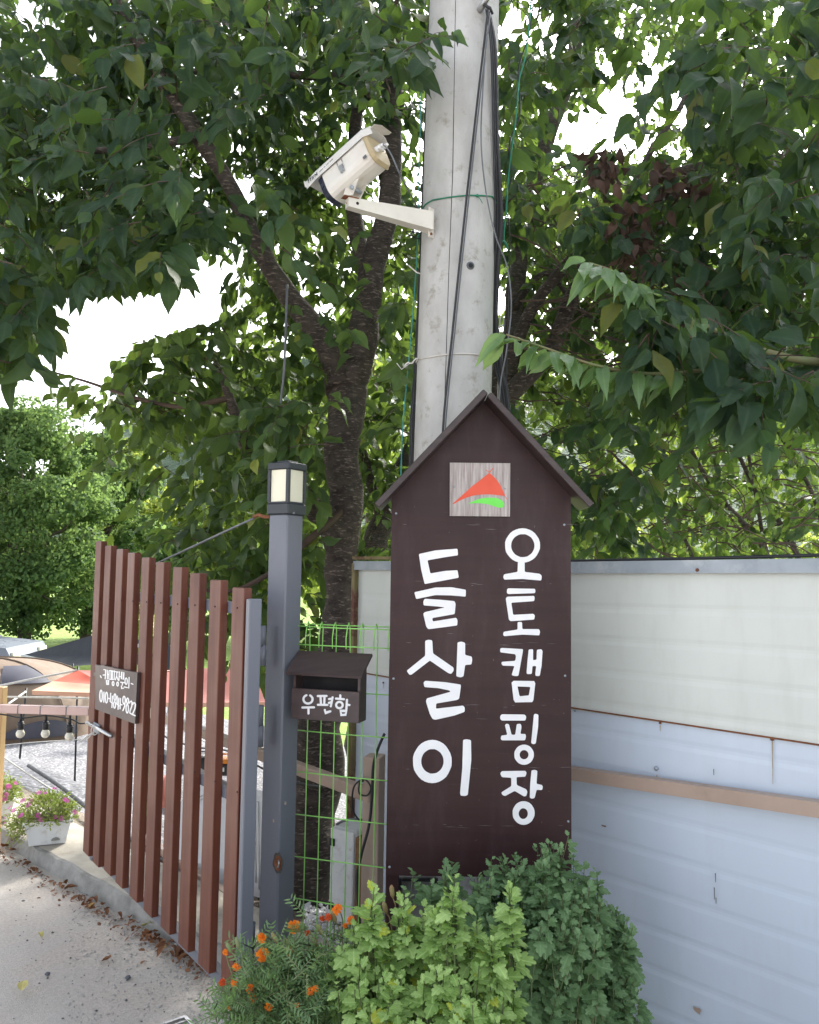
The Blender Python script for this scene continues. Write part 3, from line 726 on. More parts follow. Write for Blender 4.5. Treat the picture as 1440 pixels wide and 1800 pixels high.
for k in range(46):
    x, y = rs0.uniform(700, 990), rs0.choice((921, 1026, 1132, 1240, 1350, 1452, rs0.uniform(900, 1500)))+rs0.gauss(0, 2); l = rs0.uniform(4, 30); w = rs0.uniform(.25, .5); a_ = rs0.uniform(-.01, .05)
    mb.prism([s_(x, y, .0002), s_(x+l*.5, y+l*.5*a_+w, .0002), s_(x+l, y+l*a_, .0002), s_(x+l*.5, y+l*.5*a_-w, .0002)], SN*.0001)
sc_ = mb.build('scratches', mat('scuffed_paint', (.10, .085, .085), (.15, .13, .13), .6, 30), sign); sc_['kind'] = 'stuff'
for base, sh in LET: painted(sign, 'painted_syllable', sh, SP, SN, None, base, 3.6, MT['white'])
# emblem plaque
pl = MB().prism([s_(790.8, 813.8, .0005), s_(896.6, 814.8, .0005), s_(896, 908.2, .0005), s_(790.6, 907.2, .0005)], SN*.009).build('plaque', MT['plyw'], sign)
LP = SP+SN*.0097
painted(pl, 'emblem_tent', [('p', [(930,318),(1010,390),(1060,445),(1100,500),(1135,560),(1165,620),(1195,690),(1215,742),(1160,732),(1100,725),(1000,714),(900,710),(820,711),(750,716),(670,727),(600,743),(520,768),(450,796),(370,835),(285,886),(262,880),(350,805),(500,670),(620,560),(760,455)]),
    ('p', [(862,268),(868,262),(934,310),(928,318)]), ('p', [(926,306),(992,232),(1002,240),(938,316)]), ('p', [(1206,735),(1216,740),(1256,798),(1248,804)])], LP, SN, None, (770, 800), 10.286, MT['red'], .0004)
painted(pl, 'emblem_ground', [('p', [(545,880),(590,855),(640,835),(700,808),(760,790),(830,776),(900,770),(980,770),(1050,775),(1100,788),(1140,810),(1172,832),(1193,860),(1199,890),(1195,920),(1170,945),(1120,955),(1060,940),(1000,920),(940,898),(880,885),(820,876),(750,870),(640,870)])], LP, SN, None, (770, 800), 10.286, MT['lime'], .0004)
for (px, py) in ((798.8, 855.5), (888, 858.5)): 
    P = s_(px, py, .0096); MB(True).tube([P, P+SN*.002], [.0032, .002], 8).build('screw', MT['zinc'], pl)
for (px, py) in ((696.5, 902.5), (992, 922.5), (692, 1193), (993.5, 1188), (999, 1444), (685, 1524)):
    screw(sign, s_(px, py, .0003), SN, .0042, MT['zinc'])
# grey box with black edges under the board
gb = thing('meter_box', V((s_(735, 1560).x, 2.86, .1)), 'small grey box with black edges half hidden under the signboard', 'box')
a, b = at(703, 1548, 2.86), at(766, 1640, 2.86)
MB().bbox(V(((a.x+b.x)/2, 2.95, (a.z+b.z)/2-.08)), V(((b.x-a.x)/2, 0, 0)), V((0, .07, 0)), V((0, 0, (a.z-b.z)/2+.08)), .004).build('case', MT['boxgrey'], gb)
for x in (a.x, b.x):
    MB().bbox(V((x, 2.872, (a.z+b.z)/2-.08)), V((.006, 0, 0)), V((0, .006, 0)), V((0, 0, (a.z-b.z)/2+.085)), .001).build('edge_strip', MT['black'], gb)
MB().bbox(V(((a.x+b.x)/2, 2.872, a.z)), V(((b.x-a.x)/2-.007, 0, 0)), V((0, .006, 0)), V((0, 0, .005)), .001).build('edge_strip', MT['black'], gb)

# ------------------------------------------------------------------ utility pole
PY = 3.36
p1, p2 = at(797.5, 700, PY), at(816.5, 0, PY); ax = (p2-p1).normalized()
r1, r2 = 66.5*(PY+.03)/FPX, 59.5*(PY+.24)/FPX
pk = lambda z: p1+ax*((z-p1.z)/ax.z)
pr = lambda z: r1+(r2-r1)*(z-p1.z)/(p2.z-p1.z)
pole = thing('utility_pole', pk(-.05), 'round light grey concrete utility pole rising behind the brown signboard', 'pole')
zz = [-.2]+[i*.4 for i in range(0, 22)]
MB(True).tube([pk(z) for z in zz], [max(.09, pr(z)) for z in zz], 40).build('shaft', MT['conc'], pole)
def onpole(px, py, out=0.0):
    """the point of the pole's surface seen at a photo position"""
    r = ray(px, py); best = None
    for i in range(400):
        Y = PY-.25+i*.001; p = EYE+r*(Y/r.y); c = pk(p.z); c2 = V((c.x, c.y)); q = V((p.x, p.y))
        if (q-c2).length <= pr(p.z)+out: return p
    Y = PY; return EYE+r*(Y/r.y)
def radial(p, k=0.0):
    c = pk(p.z); d = V((p.x-c.x, p.y-c.y, 0)).normalized(); return c+d*(pr(p.z)+k), d
MB(True).tube([onpole(x, y, .0) for x, y in ((801, 0), (799, 120), (796, 300), (789, 480), (784, 640), (781, 730))], .0016, 5).build('mould_seam', MT['concdark'], pole)
h0, hd = radial(onpole(827, 467))
MB(True).tube([h0-hd*.01, h0+hd*.004], [.017, .016], 16).build('socket_ring', MT['greycable'], pole)
MB(True).tube([h0+hd*.003, h0+hd*.0055], [.010, .0095], 14).build('socket_hole', MT['concdark'], pole)
b0, bd = radial(onpole(843, 18))
MB(True).tube([b0-bd*.02, b0+bd*.02, b0+bd*.09+V((.015, 0, .04))], [.013, .013, .012], 10).build('step_bolt', MT['steel'], pole)
def wrap(px0, px1, pyf, r, m, name, label, cat, k=.004, back=True):
    """a tie that runs round the pole"""
    pts = []
    for i in range(13):
        x = px0+(px1-px0)*i/12; p, d = radial(onpole(x, pyf(x)), k); pts.append(p)
    if back:
        c0 = pk(pts[0].z); a0 = math.atan2(pts[-1].y-c0.y, pts[-1].x-c0.x); a1 = math.atan2(pts[0].y-c0.y, pts[0].x-c0.x)
        while a1 < a0: a1 += 2*math.pi
        for i in range(1, 14):
            f = i/14; an = a0+(a1-a0)*f; z = pts[-1].z*(1-f)+pts[0].z*f; c = pk(z); rr_ = pr(z)+k
            pts.append(V((c.x+rr_*math.cos(an), c.y+rr_*math.sin(an), z)))
        pts.append(pts[0])
    return pts
g = wrap(762, 864, lambda x: 352-8*math.sin((x-762)/102*2.2), .003, None, '', '', '')
mb = MB(True).tube(g, .0030, 6)
kn = radial(onpole(838, 345), .006)[0]; mb.sphere(kn, .007, 8, 5); mb.tube([kn, kn+V((.012, -.01, -.02)), kn+V((.02, -.008, -.035))], .0016, 5)
mb.build('green_tie', MT['greenwire'], label='green plastic tie knotted round the concrete pole above the camera bracket', cat='tie')
g = wrap(736, 862, lambda x: 632-10*math.sin((x-736)/126*2.6), .003, None, '', '', '')
mb = MB(True); mb.tube(g, .0030, 6)
k0 = radial(onpole(738, 632), .008)[0]
tw = [k0+V((-.004*i*2, -.004, .006*math.sin(i*1.5)-.004*i)) for i in range(8)]
mb.tube(tw, .0035, 6); mb.tube([tw[4], tw[7]+V((-.01, 0, -.01)), tw[7]+V((-.03, 0, .015))], .002, 5)
k1 = radial(onpole(862, 626), .006)[0]; mb.tube([k1, k1+V((.02, -.01, -.012)), k1+V((.035, -.01, 0))], .0025, 5)
mb.build('wire_tie', MT['rope'], label='pale twisted wire tied round the pole just above the signboard roof', cat='tie')
mb = MB(True); mb.tube([at(x, y, 3.33) for x, y in ((742, 482), (733, 479), (726, 473), (718, 466))], .0028, 6)
mb.build('wire_tie', MT['rope'], label='short pale wire end sticking out left of the pole below the camera', cat='tie')
# cables ------------------------------------------------------------
def cable(name, pts, r, m, label, cat='cable', n=8, seg=6):
    q, rr_ = spline([at(*p) for p in pts], [r]*len(pts), n); return MB(True).tube(q, rr_, seg).build(name, m, label=label, cat=cat)
lb = thing('cable_bundle', at(726, 800, 3.4), 'bundle of black cables running down the left side of the concrete pole', 'cable')
for i, (o_, dd) in enumerate(((0, 0), (3.2, .02), (6.2, .05), (-2.6, .03))):
    pts = [(758+o_*.6, -20, 3.40+dd), (752+o_*.8, 150, 3.40+dd), (746+o_, 320, 3.40+dd), (740+o_, 480, 3.40+dd), (732+o_, 640, 3.40+dd), (724+o_, 760, 3.40+dd), (722+o_, 1000, 3.40+dd)]
    q, rr_ = spline([at(*p) for p in pts], [.0042]*7, 6); MB(True).tube(q, rr_, 6).build('cable', MT['black'], lb)
for y in (318, 334, 346, 480):
    x = 745 if y < 400 else 740; mb = MB(True); mb.tube([at(x-4, y, 3.385), at(x+7, y+1, 3.385)], .003, 5); mb.build('clip', MT['black'], lb)
rb = thing('cable_bundle', at(880, 700, 3.38), 'thick bundle of black cables hanging down the right side of the pole', 'cable')
for i in range(7):
    o_ = (i-3)*2.2; dd = .015*((i*3) % 5)
    pts = [(857+o_*.4, 15, 3.2+dd), (868+o_*.7, 90, 3.22+dd), (872+o_*.7, 250, 3.26+dd), (877+o_, 380, 3.3+dd), (871+o_, 480, 3.33+dd), (868+o_, 560, 3.35+dd), (876+o_, 640, 3.37+dd), (890+o_, 720, 3.38+dd), (900+o_, 960, 3.4+dd)]
    q, rr_ = spline([at(*p) for p in pts], [.0036]*9, 6); MB(True).tube(q, rr_, 6).build('cable', MT['black'], rb)
kn = MB(True); kn.tube([at(850, 8, 3.18), at(862, 14, 3.18), at(866, 24, 3.2)], .006, 6); kn.build('tie', MT['black'], rb)
cable('guy_cable', [(858, 18, 3.17), (838, 190, 3.17), (818, 370, 3.17), (798, 560, 3.17), (779, 752, 3.15), (776, 900, 3.1)], .0045, MT['black'], 'straight black cable crossing the front of the pole diagonally')
cable('guy_cable', [(862, 22, 3.17), (842, 190, 3.175), (822, 370, 3.175), (802, 560, 3.175), (783, 752, 3.155), (780, 900, 3.1)], .003, MT['greycable'], 'thin grey cable twinned with the black one across the pole front')
cable('grey_cable', [(856, 60, 3.15), (846, 220, 3.14), (852, 320, 3.14), (870, 410, 3.15), (892, 470, 3.18), (899, 540, 3.2), (890, 620, 3.22), (878, 700, 3.25), (876, 900, 3.3)], .0030, MT['greycable'], 'slack thin grey cable curving down over the pole and past its right edge')
cable('hanging_cord', [(936, -20, 3.5), (925, 90, 3.5), (913, 140, 3.5), (908, 200, 3.5), (900, 260, 3.5), (893, 320, 3.5), (890, 370, 3.5), (886, 420, 3.5), (893, 438, 3.5), (888, 425, 3.48), (880, 424, 3.48)], .0036, MT['greenwire'], 'twisted green cord hanging beside the right edge of the pole')
cable('hanging_cord', [(940, -20, 3.52), (930, 60, 3.52), (912, 120, 3.52), (914, 200, 3.52), (896, 250, 3.52), (899, 310, 3.52), (888, 360, 3.52), (896, 410, 3.52), (892, 600, 3.55), (884, 900, 3.6)], .0032, MT['black'], 'black cord winding round the green cord right of the pole')
cable('hanging_cord', [(742, 120, 3.5), (738, 260, 3.5), (734, 430, 3.5), (722, 600, 3.5), (709, 740, 3.5), (705, 840, 3.5), (702, 1000, 3.5)], .0028, MT['cyanwire'], 'thin turquoise cord hanging left of the pole behind the signboard roof')
for dx, y0, nm in ((881, 500, 'pale'), (887, 560, 'dark')):
    cable('thin_cable', [(dx, y0, 3.45), (dx-4, 620, 3.45), (dx-6, 720, 3.45), (dx-8, 900, 3.45)], .0026, MT['rope'] if nm == 'pale' else MT['greycable'], 'thin %s cable hanging just right of the pole above the signboard roof' % ('white' if nm == 'pale' else 'dark grey'))
cable('steel_cable', [(268, 994, 3.9), (448, 910, 3.06)], .0045, MT['greycable'], 'taut steel cable running from the lantern post down towards the gate')
cable('steel_cable', [(446, 909, 3.06), (455, 905, 3.04), (463, 908, 3.02), (475, 909, 3.0)], .0065, MT['rust'], 'rusty clamp end of the steel cable fixed to the lantern post')
cable('hanging_cord', [(505, 500, 3.9), (500, 640, 3.85), (494, 700, 3.85), (487, 762, 3.8)], .006, MT['greycable'], 'grey cord hanging from the cherry branches above the lantern')

# ------------------------------------------------------------------ security camera
SC = at(622, 303, 3.08)
tilt = rad(24); hdir = V((-.82, .57, 0)).normalized()
fw = hdir*math.cos(tilt)-V((0, 0, math.sin(tilt))); upv = hdir*math.sin(tilt)+V((0, 0, math.cos(tilt))); sd = upv.cross(fw)
rot = Matrix((fw, sd, upv)).transposed()
scam = thing('security_camera', SC, 'weathered white security camera on the arm fixed to the concrete pole', 'camera', rot=rot)
def lathe_prof(x0, x1, prof, mb, s0=1.0, s1=1.0):
    b = len(mb.v); n = len(prof)
    mb.v += [(x0, a*s0, c*s0) for a, c in prof]+[(x1, a*s1, c*s1) for a, c in prof]
    for i in range(n): mb.f.append((b+i, b+(i+1) % n, b+n+(i+1) % n, b+n+i))
    mb.f.append(tuple(b+n-1-i for i in range(n))); mb.f.append(tuple(b+n+i for i in range(n))); return mb
def rbox(hw, zt_, zb, r, seg=5, rb_=None):
    out = []; rb_ = rb_ or r
    for (cx, cz, a0, q) in ((hw-r, zt_-r, 0, r), (-hw+r, zt_-r, 90, r), (-hw+rb_, zb+rb_, 180, rb_), (hw-rb_, zb+rb_, 270, rb_)):
        for k in range(seg): a = rad(a0+90*k/(seg-1)); out.append((cx+q*math.cos(a), cz+q*math.sin(a)))
    return out
body = rbox(.058, .055, -.062, .018, 5, .042)
lathe_prof(-.115, .105, body, MB()).build('housing', MT['cream'], scam, True)
lathe_prof(.105, .13, rbox(.056, .052, -.060, .018, 5, .04), MB(), 1, .96).build('front_bezel', MT['navy'], scam, True)
mb = MB(); lathe_prof(-.118, -.1155, rbox(.063, .060, -.066, .02, 5, .04), mb); lathe_prof(-.132, -.1185, rbox(.061, .058, -.064, .02, 5, .04), mb, .93, 1); cap = mb.build('rear_cap', MT['tan'], scam, True)
for (y, z) in ((-.024, .018), (.024, -.012)):
    for sgn in (1,):
        mb = MB(True); mb.tube([(-.130, y*1, z), (-.142, y, z)], .0115, 8); mb.tube([(-.1425, y, z), (-.156, y, z)], [.0098, .0085], 10); mb.tube([(-.1565, y, z), (-.166, y, z)], [.008, .005], 10)
        mb.build('cable_gland', MT['white'], cap, True)
mb = MB()
def hood_sec(x, hw, z): return [(x, -hw, z-.028), (x, -hw-.001, z-.004), (x, -hw*.86, z+.008), (x, hw*.86, z+.008), (x, hw+.001, z-.004), (x, hw, z-.028)]
secs = [hood_sec(-.155, .05, .068), hood_sec(-.12, .068, .07), hood_sec(.13, .068, .07), hood_sec(.185, .064, .066)]
for s2 in secs: mb.v += s2
mb.v += [(x, y*.965, z-.0028) for s2 in secs for x, y, z in s2]
nn = 6
for i in range(3):
    for j in range(5):
        a = i*nn+j; mb.f.append((a, a+1, a+nn+1, a+nn)); c = 24+a; mb.f.append((c, c+nn, c+nn+1, c+1))
    for j in (0, 5):
        a = i*nn+j; mb.f.append((a, a+nn, a+nn+24, a+24))
for i in (0, 3):
    for j in range(5): a = i*nn+j; mb.f.append((a, a+24, a+25, a+1))
mb.build('hood', MT['creamtop'], scam, True)
mb = MB(); mb.prism([(-.15, -.03, .077), (-.175, -.045, .066), (-.195, -.03, .052), (-.195, .03, .052), (-.175, .045, .066), (-.15, .03, .077)], (0.002, 0, .003)); mb.build('rear_flap', MT['cream'], scam, True)
mb = MB(True); mb.tube([(.186, -.066, .045), (.188, -.06, .074), (.188, .06, .074), (.186, .066, .045)], .0032, 6); mb.build('hood_lip', MT['creamtop'], scam, True)
SG = -1 if (sd.dot(SC-EYE) > 0) else 1
ys = .0585*SG
mb = MB(); mb.box((.012, ys+.003*SG, -.004), (.010, 0, 0), (0, .003, 0), (0, 0, .017)); mb.box((.012, ys+.007*SG, -.006), (.006, 0, 0), (0, .001, 0), (0, 0, .010)); lt = mb.build('latch', MT['steel'], scam, True)
mb = MB(True); mb.tube([(.024, ys+.003*SG, .0), (.024, ys+.002*SG, .045)], .0014, 5); mb.tube([(0, ys+.003*SG, .0), (0, ys+.002*SG, .045)], .0014, 5); mb.build('latch_wire', MT['steel'], scam, True)
mb = MB(); mb.box((-.095, .0615*SG, -.035), (.008, 0, 0), (0, .0008, 0), (0, 0, .006)); mb.build('rating_label', MT['greycable'], scam, True)
# lettering on the side of the hood
def hp(u, w): return V((.165-u, .0688*SG, .046+w))
strokes = [((.000, 0), (.004, .013)), ((-.002, .013), (.009, .013)), ((.010, .013), (.021, .013)), ((.0145, .013), (.011, 0)), ((.020, 0), (.032, .013)), ((.023, .013), (.029, 0)),
           ((.035, 0), (.039, .013)), ((.039, .013), (.043, .003)), ((.043, .003), (.050, .013)), ((.050, .013), (.047, 0))]
mb = MB()
for (a, b) in strokes:
    A_, B_ = hp(*a), hp(*b); d = (B_-A_).normalized(); nrm = V((-d.z, 0, d.x))*.0014
    mb.prism([A_-nrm, A_+nrm, B_+nrm, B_-nrm], (0, .0006*SG, 0))
mb.build('hood_lettering', MT['navy'], scam, True)
mb = MB()
for k in range(18):
    if k in (5, 8, 13): continue
    A_ = hp(.062+k*.0042, .006+k*.0002); mb.box(A_, (.0012, 0, 0), (0, .0004, 0), (0, 0, .0016+.0006*(k % 3)))
mb.build('hood_fine_print', MT['greycable'], scam, True)
# swivel and arm
T_ = at(612, 352, 3.07)
und = SC - upv*.062
for s2 in (-1, 1):
    e = sd*.026*s2
    MB().prism([und+fw*.035+e+upv*.012, und-fw*.04+e+upv*.012, T_+V((.032, 0, .012))+e*.8, T_+V((-.004, 0, .010))+e*.8], sd*.003*s2).build('swivel_plate', MT['arm'], scam)
mb = MB(True); c_ = (und+T_)/2+V((.012, 0, .01)); mb.tube([c_-sd*.034, c_+sd*.034], .008, 10); mb.build('swivel_bolt', MT['zinc'], scam)
arm0 = at(757, 391, 3.235); arm1 = at(610, 357, 3.07)
d = (arm1-arm0).normalized(); w_ = V((0, 0, 1)).cross(d).normalized()
def sec(P, h, w): return [P-w_*w-V((0, 0, h)), P+w_*w-V((0, 0, h)), P+w_*w+V((0, 0, h)), P-w_*w+V((0, 0, h))]
a_, b_ = sec(arm0, .038, .024), sec(arm1, .018, .017)
MB().box8([a_[0], b_[0], b_[1], a_[1], a_[3], b_[3], b_[2], a_[2]]).build('arm', MT['arm'], scam)
MB(True).tube([arm1+d*.0-w_*.001, arm1+d*.003], .002, 5).build('arm_edge', MT['rust'], scam)
c0 = at(612, 354, 3.07); 
mb = MB(True); hp2 = arm1*.9+arm0*.1; s3 = -1 if w_.y > 0 else 1; mb.tube([hp2+w_*.0175*s3, hp2+w_*.0192*s3], .006, 10); mb.build('arm_hole', MT['dark'], scam)
MB().box(arm1+V((.012, 0, .0195)), d*.03, w_*.0172, V((0, 0, .0012))).build('rust_patch', MT['rust'], scam)
MB().bbox(arm0+V((.008, .012, .0)), V((.016, .02, 0)), V((.003, -.0024, 0)), V((0, 0, .062)), .001).build('wall_plate', MT['arm'], scam)
screw(scam, arm0+V((.004, -.006, -.05)), V((-.6, -.8, 0)), .006)
gp = rot @ V((-.166, .024, -.012)) + SC
if (rot @ V((-.166, .024, -.012))).y > (rot @ V((-.166, -.024, -.012))).y and SG < 0: gp = rot @ V((-.166, .024, -.012)) + SC
q, rr_ = spline([gp, gp+V((.03, .0, -.035)), gp+V((.07, .05, -.10)), at(733, 362, 3.3), at(742, 372, 3.38)], [.0032]*5, 8)
MB(True).tube(q, rr_, 6).build('camera_cable', MT['greycable'], scam)
mb = MB(True)
for i in range(3):
    c = at(727+i*6, 366+i*3, 3.36); mb.tube([c+V((math.cos(t)*.016, .01*math.sin(t*1.3+i), math.sin(t)*.013-.005*i)) for t in np.linspace(0, 6.6, 14)], .0022, 5)
mb.build('coiled_cable', MT['black'], label='small tangle of black cable behind the camera arm', cat='cable')
mb = MB(True)
for i in range(2):
    c = at(724+i*9, 410+i*3, 3.4); mb.tube([c+V((math.cos(t)*.024, .01*math.sin(t*1.3+i), math.sin(t)*.012)) for t in np.linspace(0, 6.6, 14)], .0026, 5)
mb.build('coiled_cable', MT['black'], label='small loop of black cable below the camera bracket plate', cat='cable')

# ------------------------------------------------------------------ gate post with lantern
GPY = 3.0
gp_t = at(503, 905, GPY); gp_b = at(484, 1690, GPY)
px_, pz_ = (gp_t.x+gp_b.x)/2, 0
yaw = rad(-33)                                                      # two faces seen, the wider one turned right
ua = V((math.cos(yaw), math.sin(yaw), 0)); ub = V((-ua.y, ua.x, 0))
def wpx(px, py, Y): return at(px, py, Y)
hw = .0445
post = thing('gate_post', V((px_, GPY, 0)), 'dark grey square steel gate post with a welded rusty patch and gate hinges', 'post')
ztop = gp_t.z
MB().bbox(V((px_, GPY, ztop/2-.04)), ua*hw, ub*hw, V((0, 0, ztop/2+.04)), .005).build('post_tube', MT['grey'], post)
fn = -ub if ub.y > 0 else ub
if (-ub).y < 0: fn = -ub
rp = hit(489, 1517, V((px_, GPY, 0))+fn*(hw+.001), fn)
mb = MB(); q = []
for k in range(14): an = k/14*6.283; q.append(rp+ua*.017*math.cos(an)*(1+.1*math.sin(k*3))+V((0, 0, .026*math.sin(an))))
mb.prism(q, fn*.002); mb.build('rust_patch', MT['rust'], post)
mb = MB(); mb.prism([rp+fn*.0003+ua*.024*math.cos(k/18*6.283)*(1+.12*math.sin(k*2.1))+V((0, 0, .036*math.sin(k/18*6.283)*(1+.1*math.cos(k*3.3)))) for k in range(18)], fn*.0004); mb.build('scorch_mark', mat('scorched_paint', (.05, .048, .045), (.09, .085, .08), .8, 60), post)
mb = MB(True); mb.tube([rp+fn*.004+ua*.006+V((0, 0, .012)), rp+fn*.008+ua*.011+V((0, 0, 0)), rp+fn*.006+ua*.007+V((0, 0, -.012)), rp+fn*.003-ua*.002+V((0, 0, -.014))], .0035, 6); mb.build('lock_hook', MT['steel'], post)
for (px, py) in ((502, 1412), (481, 1443)):
    P = hit(px, py, V((px_, GPY, 0))+fn*(hw+.0008), fn); MB().box(P, ua*.003, fn*.0006, V((0, 0, .005))).build('paint_chip', MT['beige'], post)
lan = thing('post_lantern', V((px_, GPY, ztop)), 'square dark lantern with pale yellow panes on top of the grey gate post', 'lantern')
LH = at(503, 815, GPY).z-ztop; cc = V((px_, GPY, ztop))
hL = .0515
MB().bbox(cc+V((0, 0, .019)), ua*hL, ub*hL, V((0, 0, .0205)), .004).build('base', MT['lampframe'], lan)
MB().bbox(cc+V((0, 0, .0425)), ua*(hL-.003), ub*(hL-.003), V((0, 0, .003)), .001).build('base_lip', MT['lampframe'], lan)
MB().bbox(cc+V((0, 0, LH-.013)), ua*hL, ub*hL, V((0, 0, .013)), .003).build('cap', MT['lampframe'], lan)
for sa in (-1, 1):
    for sb in (-1, 1):
        MB().box(cc+ua*(hL-.0075)*sa+ub*(hL-.0075)*sb+V((0, 0, LH/2+.009)), ua*.006, ub*.006, V((0, 0, LH/2-.0355))).build('corner_bar', MT['lampframe'], lan)
for (u_, v_) in ((ua, ub), (ub, ua), (-ua, ub), (-ub, ua)):
    MB().box(cc+u_*(hL-.0095)+V((0, 0, LH/2+.009)), v_*(hL-.0140), u_*.0015, V((0, 0, LH/2-.036))).build('pane', MT['pane'], lan)
screw(lan, hit(517, 902, V((px_, GPY, 0))+fn*(hL+.0), fn), fn, .0045, MT['greycable'])
sh = cc+V((0, 0, LH+.0)); MB().bbox(sh+V((0, 0, .004)), ua*(hL*.55), ub*(hL*.55), V((0, 0, .004)), .001).build('top_cap', MT['lampframe'], lan)

# ------------------------------------------------------------------ slatted gate
GD = V((-.742, 1, 0)).normalized(); GP = V((-.208*2.78, 2.78, 0)); GN = V((-GD.y, GD.x, 0))
if GN.y > 0: GN = -GN
def g_(px, py, off=0.0): return hit(px, py, GP+GN*off, GN)
gate = thing('slatted_gate', V((g_(440, 1600).x, g_(440, 1600).y, 0)), 'gate of reddish brown vertical timber slats on a grey steel frame', 'gate')
xs = [168.3, 185, 205, 225, 249.3, 274.3, 304, 334.3, 369.3, 408.3]
ty = [951.7, 959.3, 965.3, 971.7, 980, 988, 996.7, 1007.3, 1019.3, 1032.3]
by = [1501, 1519, 1533, 1554, 1577, 1602, 1630, 1658, 1693, 1732]
rg = random.Random(3); SLT = .029; ts = [(g_(x, y)-GP).dot(GD) for x, y in zip(xs, ty)]
print('gate spacing', [round(ts[i]-ts[i+1], 3) for i in range(9)], 'bottoms', [round(g_(x-14, y).z, 3) for x, y in zip(xs, by)])
SWD = .094
for i, (x, y1, y0) in enumerate(zip(xs, ty, by)):
    t = ts[i]; tc = t-SWD/2
    zt1 = g_(x, y1).z
    xb = x-(y0-y1)*.0335; zb0 = g_(xb, y0).z
    c = GP+GD*tc-GN*(SLT/2); lean = rg.uniform(-.0015, .0015)
    zb0 = max(zb0, .022 if kd(c.x, c.y) < .05 else .09)
    ob = MB().bbox(c+V((0, 0, (zt1+zb0)/2)), GD*(SWD/2), GN*(SLT/2), V((0, 0, (zt1-zb0)/2))+GD*lean, .0022).build('slat', MT['slat'], gate)
for i, x in enumerate(xs):
    for (yy0, yy1) in ((1047, 1062), (1273, 1382)):
        py = yy0+(yy1-yy0)*(x-170)/(400-170)+6
        P = g_(x+8, py, .0003); screw(gate, P-GD*.004, GN, .0032, MT['dark'])
def grail(y0px, x0, y1px, x1, h=.02, nm='frame_rail', tl=None):
    off = -(SLT+.018)
    a, b = g_(x0, y0px, off), g_(x1, y1px, off); z = (a.z+b.z)/2
    t0, t1 = (a-GP).dot(GD), (b-GP).dot(GD)
    MB().bbox(GP+GN*off+GD*((t0+t1)/2)+V((0, 0, z)), GD*abs(t1-t0)/2, GN*.0175, V((0, 0, h)), .002).build(nm, MT['grey'], gate); return z
zA = grail(1047, 172, 1062, 424); zB = grail(1273, 168, 1382, 405); zC = grail(1494, 160, 1722, 400, .02)
print('gate rails', zA, zB, zC)
st0 = g_(440, 1300, -.02); tS = (st0-GP).dot(GD)
ztS = g_(440, 1052, -.02).z
MB().bbox(GP+GD*tS-GN*.02+V((0, 0, (ztS+.05)/2)), GD*.014, GN*.0225, V((0, 0, (ztS-.05)/2)), .003).build('hinge_stile', MT['grey'], gate)
tF = ts[0]-.03
MB().bbox(GP+GD*tF-GN*(SLT+.018)+V((0, 0, .82)), GD*.018, GN*.018, V((0, 0, .66)), .002).build('latch_stile', MT['grey'], gate)
for (px, py) in ((462, 1118), (462, 1152), (458, 1258), (458, 1294), (443, 1640), (441, 1675)):
    P = at(px, py, 2.93); mb = MB(True); mb.tube([P-V((0, 0, .036)), P+V((0, 0, .036))], .0115, 10); mb.build('hinge_barrel', MT['grey'], gate)
# slide bolt
P = g_(185, 1279, .018); a, b = g_(152, 1270, .018), g_(196, 1294, .018)
mb = MB(True); mb.tube([a, b], .0085, 10); bolt = mb.build('slide_bolt', MT['steel'], gate)
MB().bbox(g_(170, 1280, .005), GD*.045, GN*.004, V((0, 0, .022)), .001).build('bolt_plate', MT['zinc'], gate)
mb = MB(True); c = g_(167, 1284, .018); mb.tube([c+V((math.cos(t)*.016, -.006, math.sin(t)*.02)) for t in np.linspace(0, 6.2, 14)], .003, 6)
mb.tube([c+V((0, -.01, -.01)), at(158, 1291, 4.0), at(141, 1304, 4.0)], .0035, 6); mb.tube([c+V((0, -.01, -.0)), at(156, 1297, 4.0), at(143, 1302, 4.0), at(141, 1305, 4.0)], .003, 6)
mb.build('rope_loop', MT['rope'], label='white rope loop tied round the gate slide bolt', cat='rope')
